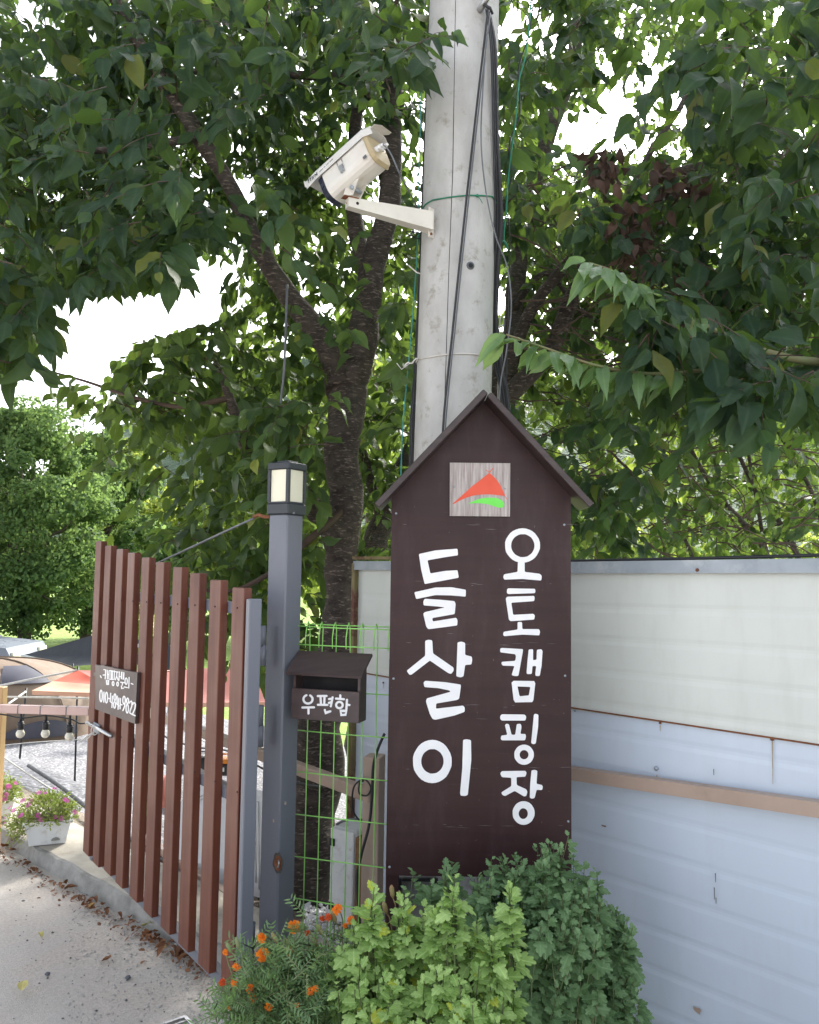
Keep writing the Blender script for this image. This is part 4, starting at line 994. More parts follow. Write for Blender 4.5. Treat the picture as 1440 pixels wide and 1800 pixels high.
# sign on the gate
gs = thing('gate_sign', g_(210, 1220), 'small brown board with white hand painted phone number on the gate slats', 'sign')
crn = [g_(140+x/12, 1150+y/12, .002) for x, y in ((392, 212), (470, 235), (560, 222), (600, 246), (1000, 330), (1290, 388), (1236, 1465), (386, 1150), (396, 470), (355, 440), (360, 385), (398, 380))]
MB().prism(crn, GN*.014).build('board', MT['mail'], gs)
def ribbons(parent, name, lines, P, N, base, sc, w, m, wx=1.0):
    """hand painted strokes: polylines (or rings) of a given width"""
    mb = MB(); k = 0
    for ln in lines:
        if ln[0] == 'o': _, cx, cy, rx, ry = ln; pts = [(cx+rx*math.cos(a), cy+ry*math.sin(a)) for a in np.linspace(0, 2*math.pi, 21)[:-1]]; closed = True
        elif ln[0] == 'a': _, cx, cy, rx, ry, a0, a1 = ln; pts = [(cx+rx*math.cos(rad(a)), cy+ry*math.sin(rad(a))) for a in np.linspace(a0, a1, 18)]; closed = False
        elif ln[0] == 'c': pts = list(ln[1:]); closed = True
        else: pts = list(ln); closed = False
        n = len(pts); off = .0006+k*.00012; k += 1
        L_ = []; R_ = []
        for i, p in enumerate(pts):
            a = pts[(i-1) % n] if (closed or i > 0) else p; b = pts[(i+1) % n] if (closed or i < n-1) else p
            dx, dy = b[0]-a[0], b[1]-a[1]; l = math.hypot(dx, dy) or 1; nx_, ny_ = -dy/l*w/2*wx, dx/l*w/2
            k2 = 1.0
            if not closed and n > 2 or closed:
                d1 = (p[0]-a[0], p[1]-a[1]); d2 = (b[0]-p[0], b[1]-p[1]); l1 = math.hypot(*d1); l2 = math.hypot(*d2)
                if l1 > 0 and l2 > 0:
                    cs = (d1[0]*d2[0]+d1[1]*d2[1])/(l1*l2); k2 = min(1.5, 1/max(.55, math.sqrt(max(0, (1+cs)/2))))
            L_.append((p[0]+nx_*k2, p[1]+ny_*k2)); R_.append((p[0]-nx_*k2, p[1]-ny_*k2))
        def H(q, o=off): return hit(base[0]+q[0]/sc, base[1]+q[1]/sc, P+N*o, N)
        if not closed:                                               # rounded ends
            for (idx, sgn) in ((0, -1), (n-1, 1)):
                a = pts[1] if idx == 0 else pts[n-2]; p = pts[idx]
                dx, dy = p[0]-a[0], p[1]-a[1]; l = math.hypot(dx, dy) or 1; dx, dy = dx/l, dy/l
                cap = [(p[0]+(dx*math.cos(t)*wx-dy*math.sin(t)*wx)*w/2, p[1]+(dy*math.cos(t)+dx*math.sin(t))*w/2) for t in np.linspace(-math.pi/2, math.pi/2, 7)]
                b0_ = len(mb.v); mb.v += [tuple(H(q)+N*.0007) for q in cap]; mb.f.append(tuple(b0_+i for i in range(7)))
        b0_ = len(mb.v)
        mb.v += [tuple(H(q)+N*.0007) for q in L_]+[tuple(H(q)+N*.0007) for q in R_]
        for i in range(n if closed else n-1):
            j = (i+1) % n; mb.f.append((b0_+i, b0_+n+i, b0_+n+j, b0_+j))
    return mb.build(name, m, parent)
GSP = GP+GN*.016
K = 140, 1150
syl = [[((440,455),(460,495))],
 [((515,325),(555,330),(550,430),(542,520)), ((500,440),(548,436)), ((590,340),(590,520)), ((625,350),(620,520)), ((592,430),(622,432)), ('c',(572,548),(614,548),(608,645),(577,642))],
 [((645,345),(715,358)), ((666,365),(668,520)), ((695,365),(691,525)), ((640,528),(712,534)), ((738,352),(732,530)), ('o',710,620,19,42)],
 [((757,368),(815,378)), ((790,380),(785,460),(758,540)), ((785,462),(815,545)), ((842,372),(832,560)), ((838,470),(862,476)), ('o',805,630,18,42)],
 [('c',(892,372),(935,386),(928,535),(886,520)), ((868,590),(945,602)), ((905,602),(905,650)), ((886,668),(892,725),(932,716))],
 [('o',985,570,24,68), ((945,690),(1012,706)), ((1048,490),(1040,715))],
 [((1092,618),(1128,634))]]
for s4 in syl: ribbons(gs, 'painted_syllable', s4, GSP, GN, K, 12, 24, MT['white'])
num = [[('o',455,880,26,122)], [((516,800),(514,1010))], [('o',570,915,25,112)], [((612,932),(636,937))], [((658,825),(650,1000),(702,1040)), ((697,885),(684,1125))],
 [('o',748,908,20,70), ('o',740,1068,22,70)], [((797,885),(790,1050),(832,1090)), ((830,925),(814,1160))], [((864,935),(856,1150))], [((872,1062),(898,1068))],
 [('o',940,970,26,82), ((966,990),(952,1100),(918,1188))], [('o',1015,985,22,58), ('o',1008,1148,25,92)],
 [((1058,1030),(1070,998),(1092,990),(1110,1020),(1104,1100),(1066,1200),(1062,1238),(1110,1270))], [((1122,1062),(1140,1025),(1162,1022),(1182,1058),(1170,1150),(1126,1245),(1124,1275),(1176,1298))]]
for s4 in num: ribbons(gs, 'painted_numeral' if len(s4) else 'x', s4, GSP, GN, K, 12, 27, MT['white'])

# ------------------------------------------------------------------ green wire mesh, mailbox
MD = V((.953, -.303, 0)).normalized(); MN = V((-.303, -.953, 0)).normalized(); MP = V((-.42, 3.04, 0))
def m_(px, py, off=0.0): return hit(px, py, MP+MN*off, MN)
mesh = thing('wire_mesh_panel', V((m_(600, 1300).x, m_(600, 1300).y, 0)), 'bright green welded wire mesh panel between the gate post and the signboard', 'mesh fence')
zT = m_(600, 1096).z; zTf = zT-.004
u0 = (m_(517, 1300)-MP).dot(MD); u1 = (m_(684, 1300)-MP).dot(MD)+.02
u = u0; vx = []; sp = (m_(683-20, 1150)-m_(522+20, 1150)).dot(MD)/((663-542)/23.9)
while u < u1: vx.append(u); u += sp
for i, u in enumerate(vx):
    base = MP+MD*u; w0 = .004*math.sin(i*2.1)
    pts = [base+V((0, 0, .02)), base+V((0, 0, zT-.35)), base+V((0, 0, zT-.16))+MD*w0, base+V((0, 0, zT-.02)), base+V((0, 0, zT+.004))+MN*.012, base+MN*.026+V((0, 0, zT-.01)), base+MN*.03-MD*.003+V((0, 0, zT-.05)), base+MN*.03-MD*.002+V((0, 0, zT-.088))]
    MB(True).tube(pts, .0021, 6).build('wire', MT['green'], mesh)
for k, (z, off) in enumerate([(zT-.006, .002), (zT-.014, .03), (zT-.078, .032)] + [(zT-.095-.148*j, .0044) for j in range(1, 8)]):
    MB(True).tube([MP+MD*(u0-.012)+MN*off+V((0, 0, z+.002*math.sin(k*1.7))), MP+MD*((u0+u1)/2)+MN*off+V((0, 0, z-.001)), MP+MD*(u1+.01)+MN*off+V((0, 0, z))], .0022, 6).build('wire', MT['green'], mesh)
# mailbox: u right, n to the viewer
BO = at(570, 1267, 2.86); BU, BN = MD, MN
L0 = at(507, 1265, 2.90); R0 = at(634.5, 1270, 2.86)
bw2 = (R0-L0).dot(BU)/2; BC = (L0+R0)/2; bz = BC.z; fh = .106; dep = .072
mbx = thing('mailbox', V((BC.x, BC.y, bz))-BN*.05, 'dark brown wooden mailbox with slanted lid and white lettering on the green mesh', 'mailbox')
c = BC.copy()
MB().bbox(V((c.x, c.y, bz+fh/2))-BN*.005, BU*bw2, BN*.005, V((0, 0, fh/2)), .0015).build('front_panel', MT['mail'], mbx)
hb, hf = .208, .160
for s2 in (-1, 1):
    e = V((c.x, c.y, bz))+BU*(bw2-.006)*s2
    poly = [e-BN*.011, e-BN*dep, e-BN*dep+V((0, 0, hb)), e-BN*.011+V((0, 0, hf))]
    MB().prism([p-BU*.0045 for p in poly], BU*.009).build('side_panel', MT['mail'], mbx)
MB().box(V((c.x, c.y, bz+.008))-BN*(.011+(dep-.011)/2), BU*(bw2-.012), BN*((dep-.012)/2-.001), V((0, 0, .005))).build('floor_panel', MT['mail'], mbx)
MB().box(V((c.x, c.y, bz+.004+hb/2))-BN*(dep-.004), BU*(bw2-.012), BN*.003, V((0, 0, hb/2-.008))).build('back_panel', MT['dark'], mbx)
f0 = V((c.x, c.y, bz+hf+.0035))+BN*.018+V((0, 0, -.010)); k0 = V((c.x, c.y, bz+hb+.0035))-BN*(dep+.014)+V((0, 0, .008))
w3 = bw2+.014; th = V((0, 0, .009)) + BN*.003
MB().box8([f0-BU*w3, f0+BU*w3, k0+BU*w3, k0-BU*w3, f0-BU*w3+th, f0+BU*w3+th, k0+BU*w3+th, k0-BU*w3+th]).build('lid', MT['mail'], mbx)
MBP = BC+BN*.0002; K = (500, 1130)
for s4 in ([('a',375,893,72,68,-62,250-0), ((432,852),(446,872),(448,896)), ((287,1024),(470,1020)), ((383,1035),(383,1118))],
           [((530,842),(668,840)), ((574,856),(580,965)), ((636,856),(632,965)), ((532,980),(682,982)), ((764,862),(736,1004)), ((708,890),(748,884)), ((706,950),(744,938)), ((642,1062),(652,1108),(728,1084))],
           [((886,830),(886,862)), ((818,882),(944,892)), ('o',872,984,52,50), ((992,902),(982,1046)), ((996,978),(1030,984)), ('c',(890,1076),(984,1078),(968,1138),(902,1142))]):
    ribbons(mbx, 'painted_syllable', s4, MBP, BN, K, 9, 35, MT['white'])

# ------------------------------------------------------------------ beige rails, posts and the white cabinet behind the mesh
RP = at(640, 1393, 3.15); RD = V((-.81, 1, 0)).normalized(); RN = V((-RD.y, RD.x, 0))
if RN.y > 0: RN = -RN
def r_(px, py): return hit(px, py, RP, RN)
lf = thing('rail_fence', V((RP.x, RP.y, 0)), 'low beige steel rail fence running behind the slatted gate and the cherry trunk', 'rail fence')
za = .5*(r_(640, 1393).z+r_(330, 1278).z)
tA = (r_(655, 1400)-RP).dot(RD); tB = (r_(262, 1250)-RP).dot(RD)
MB().bbox(RP*1+RD*((tA+tB)/2)+V((0, 0, za-RP.z)), RD*((tB-tA)/2), RN*.02, V((0, 0, .024)), .003).build('top_rail', MT['beige'], lf)
zb = r_(440, 1602).z; print('rail z', za, zb)
zb = max(zb, .03)
MB().bbox(RP*1+RD*((tA+tB)/2)+V((0, 0, zb-RP.z)), RD*((tB-tA)/2), RN*.02, V((0, 0, .02)), .003).build('bottom_rail', MT['beige'], lf)
P = at(658, 1330, 3.12); Q = at(660, 1600, 3.12)
MB().bbox(V((P.x, 3.14, P.z/2-.05)), V((.031, -.008, 0)), V((.01, .038, 0)), V((0, 0, P.z/2+.05)), .003).build('post', MT['beige'], lf)
for px_o, py_o, wd in ((256, 1230, .017),):
    Pq = r_(px_o, py_o+60); MB().bbox(V((Pq.x, Pq.y+.06, Pq.z/2+.25)), V((wd, 0, 0)), V((0, wd, 0)), V((0, 0, Pq.z/2+.3)), .002).build('post', MT['olive'], lf, label='olive green square post')
pts = [V((RP.x, RP.y, zb-.03))+RD*t+RN*(.03+.01*math.sin(t*3)) for t in np.linspace(.2, 4.4, 16)]
MB(True).tube(pts, .014, 8).build('black_hose', MT['black'], label='black hose lying along the foot of the rail fence behind the gate', cat='hose')
cable('black_cable', [(676, 1290, 2.98), (664, 1318, 3.0), (656, 1350, 3.02), (654, 1400, 3.03), (649, 1450, 3.04), (636, 1500, 3.05), (628, 1540, 3.06), (630, 1590, 3.06), (634, 1640, 3.06)], .0052, MT['black'], 'black cable snaking down past the white cabinet behind the mesh')
cable('black_cable', [(640, 1372, 3.06), (632, 1378, 3.06), (632, 1395, 3.06), (646, 1398, 3.05), (652, 1384, 3.03), (640, 1370, 3.04), (622, 1384, 3.1), (620, 1420, 3.15), (630, 1440, 3.15), (645, 1448, 3.12)], .0035, MT['black'], 'black cable looped round the beige rail end')
cable('black_cable', [(262, 1275, 5.0), (300, 1300, 4.8), (350, 1314, 4.6), (400, 1320, 4.3), (450, 1345, 4.0), (500, 1368, 3.8), (560, 1382, 3.6), (618, 1372, 3.3)], .005, MT['black'], 'slack black cable hanging along the beige rail behind the gate')
cab = thing('cabinet', at(615, 1620, 3.25), 'white plastic equipment cabinet with black latches behind the green mesh', 'cabinet')
cu = V((.84, -.54, 0)).normalized(); cn = V((-.54, -.84, 0)).normalized()
c0 = at(584, 1452, 3.34); zt_, zb_ = at(600, 1458, 3.3).z, at(600, 1622, 3.3).z
cw = .115
cc = V((c0.x, c0.y, 0))+cu*cw*.5
MB().bbox(cc+V((0, 0, (zt_+zb_)/2))-cn*.09, cu*cw*.5, cn*.088, V((0, 0, (zt_-zb_)/2)), .006).build('body', MT['plastic'], cab)
dr = MB().bbox(cc+V((0, 0, (zt_+zb_)/2))+cn*.006, cu*(cw*.5-.001), cn*.0065, V((0, 0, (zt_-zb_)/2-.002)), .004).build('door', MT['plastic'], cab)
for k in (-1, 1):
    zc_ = (zt_+zb_)/2+k*((zt_-zb_)/2-.055)
    MB().bbox(cc+cn*.016-cu*(cw*.5-.014)+V((0, 0, zc_)), cu*.012, cn*.003, V((0, 0, .014)), .001).build('latch', MT['black'], cab)
    for j in range(3):
        MB().box(cc+cn*.0135+cu*.02+V((0, 0, zc_-k*.035-j*.007)), cu*(cw*.5-.022), cn*.001, V((0, 0, .0012))).build('moulding', MT['plastic'], cab)
MB().bbox(cc+cu*(cw*.5+.016)-cn*.06+V((0, 0, (zt_+zb_)/2-.01)), cu*.0155, cn*.06, V((0, 0, (zt_-zb_)/2-.012)), .002).build('side_strip', MT['brownbox'], cab, label='brown studded strip on its right side')
mb = MB(True)
for j in range(9): mb.tube([cc+cu*(cw*.5+.016)+cn*(.0005)+V((0, 0, zt_-.05-j*.036)), cc+cu*(cw*.5+.016)+cn*.004+V((0, 0, zt_-.05-j*.036))], [.0055, .003], 6)
mb.build('studs', MT['brownbox'], cab)
cable('cabinet_conduit', [(592, 1449, 3.3), (604, 1443, 3.26), (622, 1440, 3.22), (642, 1442, 3.18)], .005, MT['greycable'], 'short grey conduit lying over the top of the white cabinet')

# ------------------------------------------------------------------ objects behind the gate
wp = thing('plastic_sheet', at(380, 1570, 4.3), 'large white plastic panel with moulded border leaning behind the gate slats', 'panel')
ol = [(312, 1560), (318, 1412), (336, 1388), (352, 1380), (395, 1377), (470, 1392), (472, 1600), (440, 1598)]
WPP = at(380, 1500, 4.35); WPN = V((-.3, -.95, .4)).normalized()
MB().prism([hit(x, y, WPP, WPN) for x, y in ol], -WPN*.03).build('sheet', mat('clean_white_plastic', (.88, .88, .88), (.84, .84, .85), .5, 4), wp)
for k, off in enumerate((8, 14)):
    pts = [hit(x, y, WPP+WPN*.003, WPN) for x, y in ((318+off, 1550), (322+off, 1425+off*.6), (338+off*.8, 1400+off*.5), (356+off*.5, 1388+off), (400, 1386+off), (462-off, 1402+off), (464-off, 1580-off*2))]
    MB(True).tube(pts, .004, 5).build('moulding', MT['plastic'], wp)
tb = thing('toolbox', at(391, 1358, 5.0), 'yellow and black plastic toolbox seen between the gate slats', 'toolbox')
q = at(392, 1345, 5.2)
MB().bbox(q+V((0, 0, -.02)), V((.08, 0, 0)), V((0, .05, 0)), V((0, 0, .035)), .006).build('case', MT['black'], tb)
MB().bbox(q+V((0, 0, .032)), V((.082, 0, 0)), V((0, .052, 0)), V((0, 0, .014)), .005).build('lid', MT['orange'], tb)
mb = MB(True); mb.tube([q+V((-.035, 0, .045)), q+V((-.03, 0, .068)), q+V((.03, 0, .068)), q+V((.035, 0, .045))], .006, 6); mb.build('handle', MT['orange'], tb)
MB().box(q+V((0, -.0525, -.015)), V((.02, 0, 0)), V((0, .002, 0)), V((0, 0, .012))).build('clasp', MT['plastic'], tb)
bk = thing('bucket', at(354, 1350, 6.6), 'dark plastic bucket standing on the gravel behind the gate', 'bucket')
q = at(350, 1375, 6.8); mb = MB(True); mb.tube([q, q+V((0, 0, .22))], [.085, .11], 18); mb.build('body', MT['black'], bk)
mb = MB(True); mb.tube([q+V((.115*math.cos(a), .115*math.sin(a), .222)) for a in np.linspace(0, 6.283, 17)], .007, 5, cap=False); mb.build('rim', MT['greycable'], bk)
mb = MB(True); mb.tube([q+V((.11*math.cos(a), -.03, .222+.12*math.sin(a))) for a in np.linspace(0, 3.14, 10)], .004, 5); mb.build('handle', MT['steel'], bk)
tr_ = at(281, 1400, 5.2); bag = thing('clay_pot', tr_, 'reddish clay pot lying behind the gate slats', 'pot')
mb = MB(True); mb.tube([tr_+V((-.09, 0, .0)), tr_+V((-.08, 0, .01)), tr_+V((.04, 0, .03)), tr_+V((.07, 0, .035))], [.06, .075, .10, .10], 16); mb.build('body', MT['pink'], bag)
mb = MB(True); mb.tube([tr_+V((.06, 0, .033)), tr_+V((.085, 0, .037))], .108, 16); mb.build('rim', MT['pink'], bag)

# ------------------------------------------------------------------ left: beige post, rail and string lights
bp = thing('beige_rail', at(0, 1245, 4.6), 'pale pink square rail with taped joints left of the gate', 'rail')
a, b = at(-90, 1243, 4.55), at(158, 1250, 4.3); d = (b-a)
MB().bbox((a+b)/2, d/2, V((0, .022, 0)), V((0, 0, .021)), .003).build('rail_tube', mat('pale_pink_paint', (.60, .42, .38), (.53, .36, .32), .5, 3), bp)
for px in (3, 38, 77, 121):
    f = (px+90)/248; p = a+d*f; MB().box(p, d.normalized()*.003, V((0, .0235, 0)), V((0, 0, .0225))).build('joint_tape', MT['greycable'], bp)
pp = thing('beige_post', at(0, 1400, 4.6), 'tan square post cut by the left edge of the photograph', 'post')
a, b = at(-10, 1208, 4.62), at(9, 1380, 4.62)
MB().bbox(V((at(-8, 1300, 4.62).x, 4.64, a.z/2)), V((.032, 0, 0)), V((0, .03, 0)), V((0, 0, a.z/2)), .003).build('post_tube', mat('tan_paint', (.52, .34, .17), (.46, .29, .14), .55, 3), pp)
sg = thing('string_lights', at(80, 1270, 4.5), 'black cable with three hanging round bulbs under the pale pink rail', 'string lights')
q, rr_ = spline([at(x, y, 4.42) for x, y in ((-60, 1250), (4, 1256), (40, 1262), (82, 1258), (124, 1264), (142, 1272), (160, 1268))], [.004]*7, 6)
MB(True).tube(q, rr_, 6).build('cable', MT['black'], sg)
for (px, py) in ((37, 1262), (81, 1262), (123, 1267)):
    p = at(px, py, 4.42); mb = MB(True); mb.tube([p+V((0, 0, .03)), p, p-V((0, 0, .02))], [.006, .008, .008], 8); mb.tube([p-V((0, 0, .018)), p-V((0, 0, .06))], [.015, .017], 12); mb.tube([p-V((0, 0, .030)), p-V((0, 0, .036))], .0195, 12)
    sk = mb.build('bulb_socket', MT['black'], sg); c = p-V((0, 0, .082)); mb = MB(True); mb.sphere(c, .0225, 14, 10, 1.05); mb.tube([p-V((0, 0, .058)), c+V((0, 0, .015))], [.013, .016], 12); mb.build('bulb', MT['bulb'], sk)
cable('white_rope', [(0, 1225, 5.2), (80, 1226, 5.2), (156, 1228, 5.2)], .006, MT['rope'], 'taut white rope running level above the pale pink rail', 'rope')
cable('white_rope', [(-30, 1212, 9.0), (60, 1193, 9.1), (137, 1178, 9.3)], .014, MT['rope'], 'white guy rope rising to the top of the red tarp pole', 'rope')
cable('white_rope', [(14, 1238, 8.0), (45, 1216, 8.6)], .010, MT['rope'], 'short white guy rope at the shorter tarp pole', 'rope')
cable('white_rope', [(-10, 1312, 8.0), (60, 1305, 8.0), (140, 1300, 8.3)], .005, MT['rope'], 'thin white line stretched low across the gravel by the tent', 'rope')
cable('white_rope', [(4, 1330, 6.6), (60, 1368, 6.4), (110, 1400, 6.2), (146, 1418, 6.0)], .007, MT['rope'], 'white guy rope slanting down to the right over the gravel', 'rope')

# planters with portulaca -----------------------------------------------------
def planter(px, py, Y, label, plabel, wd=.235, seed=1):
    P = ground(px, py, .084); rgg = np.random.default_rng(seed)
    t = thing('planter', P, label, 'planter')
    u = V((.93, .36, 0)).normalized(); v = V((-.36, .93, 0)).normalized(); hw_, hd_, h = wd/2, .085, .125
    def ring(s, z, g=0): return [P+u*(hw_*s+g)*a+v*(hd_*s+g)*b+V((0, 0, z)) for a, b in ((-1, -1), (1, -1), (1, 1), (-1, 1))]
    mb = MB(); r0, r1, r2, r3 = ring(.78, 0), ring(.98, h), ring(.93, h-.001, -.002), ring(.74, .02, -.002)
    mb.v = [tuple(x) for x in r0+r1+r3]
    for i in range(4): j = (i+1) % 4; mb.f += [(i, j, 4+j, 4+i)]
    mb.f += [(3, 2, 1, 0)]; mb.build('tray', MT['plastic'], t)
    mb = MB(); o_, i_ = ring(1.0, h, .008), ring(.94, h, -.002); o2, i2 = ring(1.0, h-.014, .007), ring(.94, h-.014, -.002)
    mb.v = [tuple(x) for x in o_+i_+o2+i2]
    for i in range(4): j = (i+1) % 4; mb.f += [(i, j, 4+j, 4+i), (8+i, 8+j, j, i), (4+i, 4+j, 12+j, 12+i)]
    mb.build('rim', MT['plastic'], t)
    MB().prism([x for x in ring(.93, h-.018)], V((0, 0, .003))).build('potting_soil', MT['soil'], t)
    q = P+u*hw_*.35-v*(hd_*.80+.003)+V((0, 0, .026)); mb = MB(); mb.prism([q+u*.022*math.cos(a)+V((0, 0, .016*math.sin(a)-.006)) for a in np.linspace(0, 3.14, 9)], -v*.006); mb.build('drain_plug', MT['boxgrey'], t)
    f = thing('flowering_plant', P+V((0, 0, h)), plabel, 'flowers')
    n = 1900; c = np.array(P+V((0, 0, h+.02)))
    a = rgg.normal(size=(n, 3)); a /= np.linalg.norm(a, axis=1, keepdims=True); rr3 = rgg.uniform(.4, 1, n)**.5
    a[:, 2] = np.abs(a[:, 2])-.15
    pos = c+a*rr3[:, None]*np.array([.19, .15, .135])+np.array([-.03, -.02, 0]); pos += rgg.normal(size=(n, 3))*.012
    spill = pos[:, 0] < c[0]-.07; pos[spill, 2] -= rgg.uniform(0, .13, spill.sum())
    leaves_obj(f, 'foliage', pos, a+rgg.normal(size=(n, 3))*.8+np.array([0, 0, .4]), rgg.normal(size=(n, 3)), rgg.uniform(.016, .030, n), MT['portu'], NARROW, rng=rgg, wid=1.3)
    k = 90; tw = np.stack([c+rgg.normal(size=(k, 3))*[.05, .03, .005]-[0, 0, .03], pos[:k]-[0, 0, .02], pos[:k]], 1)
    twig_mesh(f, tw, MT['twiggreen'], .002, .001, 'stems')
    for i in range(20):
        an = rgg.normal(size=3); an /= np.linalg.norm(an); an[2] = abs(an[2]); an[1] = -abs(an[1])*.8
        cc_ = c+an*np.array([.195, .155, .15])+np.array([-.03, -.02, .0])
        if cc_[0] < c[0]-.1: cc_[2] -= rgg.uniform(0, .10)
        mb = MB(); nr = (V(an)+V((0, -.3, .5))).normalized(); uu = nr.orthogonal().normalized(); vv_ = nr.cross(uu); R_ = rgg.uniform(.010, .017)
        for k in range(10):
            a0 = k*.628; a1 = a0+.5; C0 = V(cc_); mb.add([C0, C0+(uu*math.cos(a0)+vv_*math.sin(a0))*R_*.9+nr*.003, C0+(uu*math.cos((a0+a1)/2)+vv_*math.sin((a0+a1)/2))*R_*1.1+nr*.001, C0+(uu*math.cos(a1)+vv_*math.sin(a1))*R_*.9+nr*.003], [(0, 1, 2), (0, 2, 3)])
        mb.build('flower', MT['magenta'], f)
planter(84, 1478, 4.42, 'white plastic planter box nearest the gate on the kerb', 'bushy portulaca with pink flowers in the planter nearest the gate', seed=2)
planter(-12, 1440, 4.75, 'white plastic planter box cut by the left edge of the photograph', 'portulaca with pink flowers in the planter at the left edge', seed=7)

# ------------------------------------------------------------------ camp site: tent, tarps, car
tent = thing('tent', at(20, 1300, 12.5), 'brown dome tent with a dark mesh window on the grey gravel', 'tent')
TC = at(-22, 1300, 13.2); TC.z = -1.0
def dome(u_, v_, rx=1.75, ry=1.25, h=1.10, o=0.0):                   # u_ angle, v_ 0..1 up
    s_a = math.cos(v_*math.pi/2)**.75; ca, sa = math.cos(u_), math.sin(u_)
    sq = 1/(abs(ca)**3+abs(sa)**3)**(1/3)
    return TC+V((ca*sq*(rx+o)*s_a, sa*sq*(ry+o)*s_a, (h+o)*math.sin(v_*math.pi/2)**.9))
mb = MB(True); NU, NV = 56, 14
for j in range(NV+1):
    for i in range(NU): mb.v.append(tuple(dome(2*math.pi*i/NU, j/NV*.998)))
for j in range(NV):
    for i in range(NU): mb.f.append((j*NU+i, j*NU+(i+1) % NU, (j+1)*NU+(i+1) % NU, (j+1)*NU+i))
mb.build('fly', MT['tent'], tent)
for an in (-2.5, -2.05, -1.12, -.62, .4):
    MB(True).tube([dome(an, v_, o=.012) for v_ in np.linspace(0, .99, 14)], .012, 6).build('pole_sleeve', MT['tent'], tent)
def patch(name, us, vs, m, fn_, k=8):
    mb = MB(True)
    for j in range(k+1):
        for i in range(k+1):
            u_, v_ = fn_(i/k, j/k); mb.v.append(tuple(dome(u_, v_, o=.02)))
    for j in range(k):
        for i in range(k): q = j*(k+1)+i; mb.f.append((q, q+1, q+k+2, q+k+1))
    return mb.build(name, m, tent)
patch('window', 0, 0, MT['tentdark'], lambda a, b: (-1.16+a*.55*(1-.35*b)+.12*b, .50+.25*b))
patch('lower_vent', 0, 0, MT['tentdark'], lambda a, b: (-1.1+a*.6, .03+(.03+.10*math.sin(math.pi*min(1, a*.9+.05)))*b))
# red and pink tarp
tp = thing('red_tarp', at(300, 1200, 8.6), 'pink and red sun tarp stretched low behind the gate', 'tarp')
Apx = at(137, 1178, 9.3); Bp = at(300, 1182, 8.9); Cp = at(475, 1160, 8.2); Dp = at(640, 1150, 7.6)
F1, F2, F3, F4 = at(56, 1214, 8.8), at(160, 1218, 8.6), at(300, 1236, 8.2), at(640, 1232, 7.2)
def cloth(name, q, m, sag=.06, k=10, th=.003):
    mb = MB(True)
    for j in range(k+1):
        for i in range(k+1):
            a, b = i/k, j/k; p = (q[0]*(1-a)+q[1]*a)*(1-b)+(q[3]*(1-a)+q[2]*a)*b
            mb.v.append(tuple(p-V((0, 0, sag*math.sin(math.pi*a)*math.sin(math.pi*b)))))
    for j in range(k):
        for i in range(k): e = j*(k+1)+i; mb.f.append((e, e+1, e+k+2, e+k+1))
    return mb.build(name, m, tp)
bk1, bk2, bk3 = at(190, 1180, 11.0), at(300, 1176, 10.8), at(640, 1172, 10.5)
P1_, P2_ = Apx.lerp(F1, .55), at(170, 1196, 9.0).lerp(F2, .35)
cloth('red_panel', [Apx, P1_, P2_, at(170, 1196, 9.0)], MT['tred'], .02)
cloth('peach_panel', [P1_, F1, F2, P2_], MT['peach'], .02)
cloth('red_panel', [Apx, at(170, 1196, 9.0), F2+V((.2, 0, 0)), Bp], MT['pink'], .03)
cloth('pink_panel', [F2+V((.2, 0, 0)), F3, Bp+V((.1, 0, .02)), Bp], MT['pink'], .03)
cloth('pink_panel', [F3, F4, Dp, Bp+V((.1, 0, .02))], MT['pink'], .10)
cloth('pink_panel', [Bp+V((.1, 0, .02)), Dp, bk3, bk1], MT['pink'], .08)
mb = MB(); fh_ = .045
for (a, b) in ((F1, F2+V((.2, 0, 0))), (F2+V((.2, 0, 0)), F3), (F3, F4)):
    mb.add([a, b, b-V((0, -.01, fh_)), a-V((0, -.01, fh_))], [(0, 1, 2, 3)])
mb.build('hem', MT['peach'], tp)
cloth('peach_panel', [F1, F2+V((.2, 0, 0)), F2+V((.4, .5, .03)), F1+V((.3, .4, .04))], MT['peach'], .0)
for (px, py, Y, ly) in ((137, 1176, 9.3, 0), (46, 1214, 8.8, 0), (420, 1240, 7.6, 0)):
    p = at(px, py, Y); g0 = V((p.x+(.06 if px == 137 else 0), p.y-.1, terrain(p.x, p.y)))
    MB(True).tube([p+V((0, 0, .03)), g0], .011, 6).build('tarp_pole', MT['black'], label={137: 'tall thin black pole holding the peak of the red tarp', 46: 'short thin black pole at the left corner of the red tarp', 420: 'thin black pole under the pink tarp seen between gate slats'}[px], cat='pole')
bt = thing('black_tarp', at(170, 1140, 14.5), 'black sun tarp stretched between the tents and the trees', 'tarp')
mb = MB(True); q = [at(44, 1151, 14.8), at(165, 1116, 14.2), at(300, 1130, 13.6), at(330, 1180, 13.2), at(215, 1165, 13.4), at(128, 1171, 13.6)]
ce = at(180, 1148, 13.9); mb.v = [tuple(x) for x in q]+[tuple(ce-V((0, 0, .05)))]; mb.f = [(i, (i+1) % 6, 6) for i in range(6)]
mb.build('canopy', MT['btarp'], bt)
for px, py, Y in ((165, 1116, 14.2), (300, 1130, 13.6), (128, 1171, 13.6)):
    p = at(px, py, Y); MB(True).tube([p+V((0, 0, .04)), V((p.x, p.y, terrain(p.x, p.y)))], .013, 6).build('support_pole', MT['black'], bt)
mb = MB(True); mb.v = [tuple(x) for x in (at(240, 1132, 13.0), at(262, 1128, 13.2), at(292, 1175, 12.8), at(250, 1185, 12.4))]; mb.f = [(0, 1, 2, 3)]
mb.build('hanging_flap', MT['btarp'], bt)
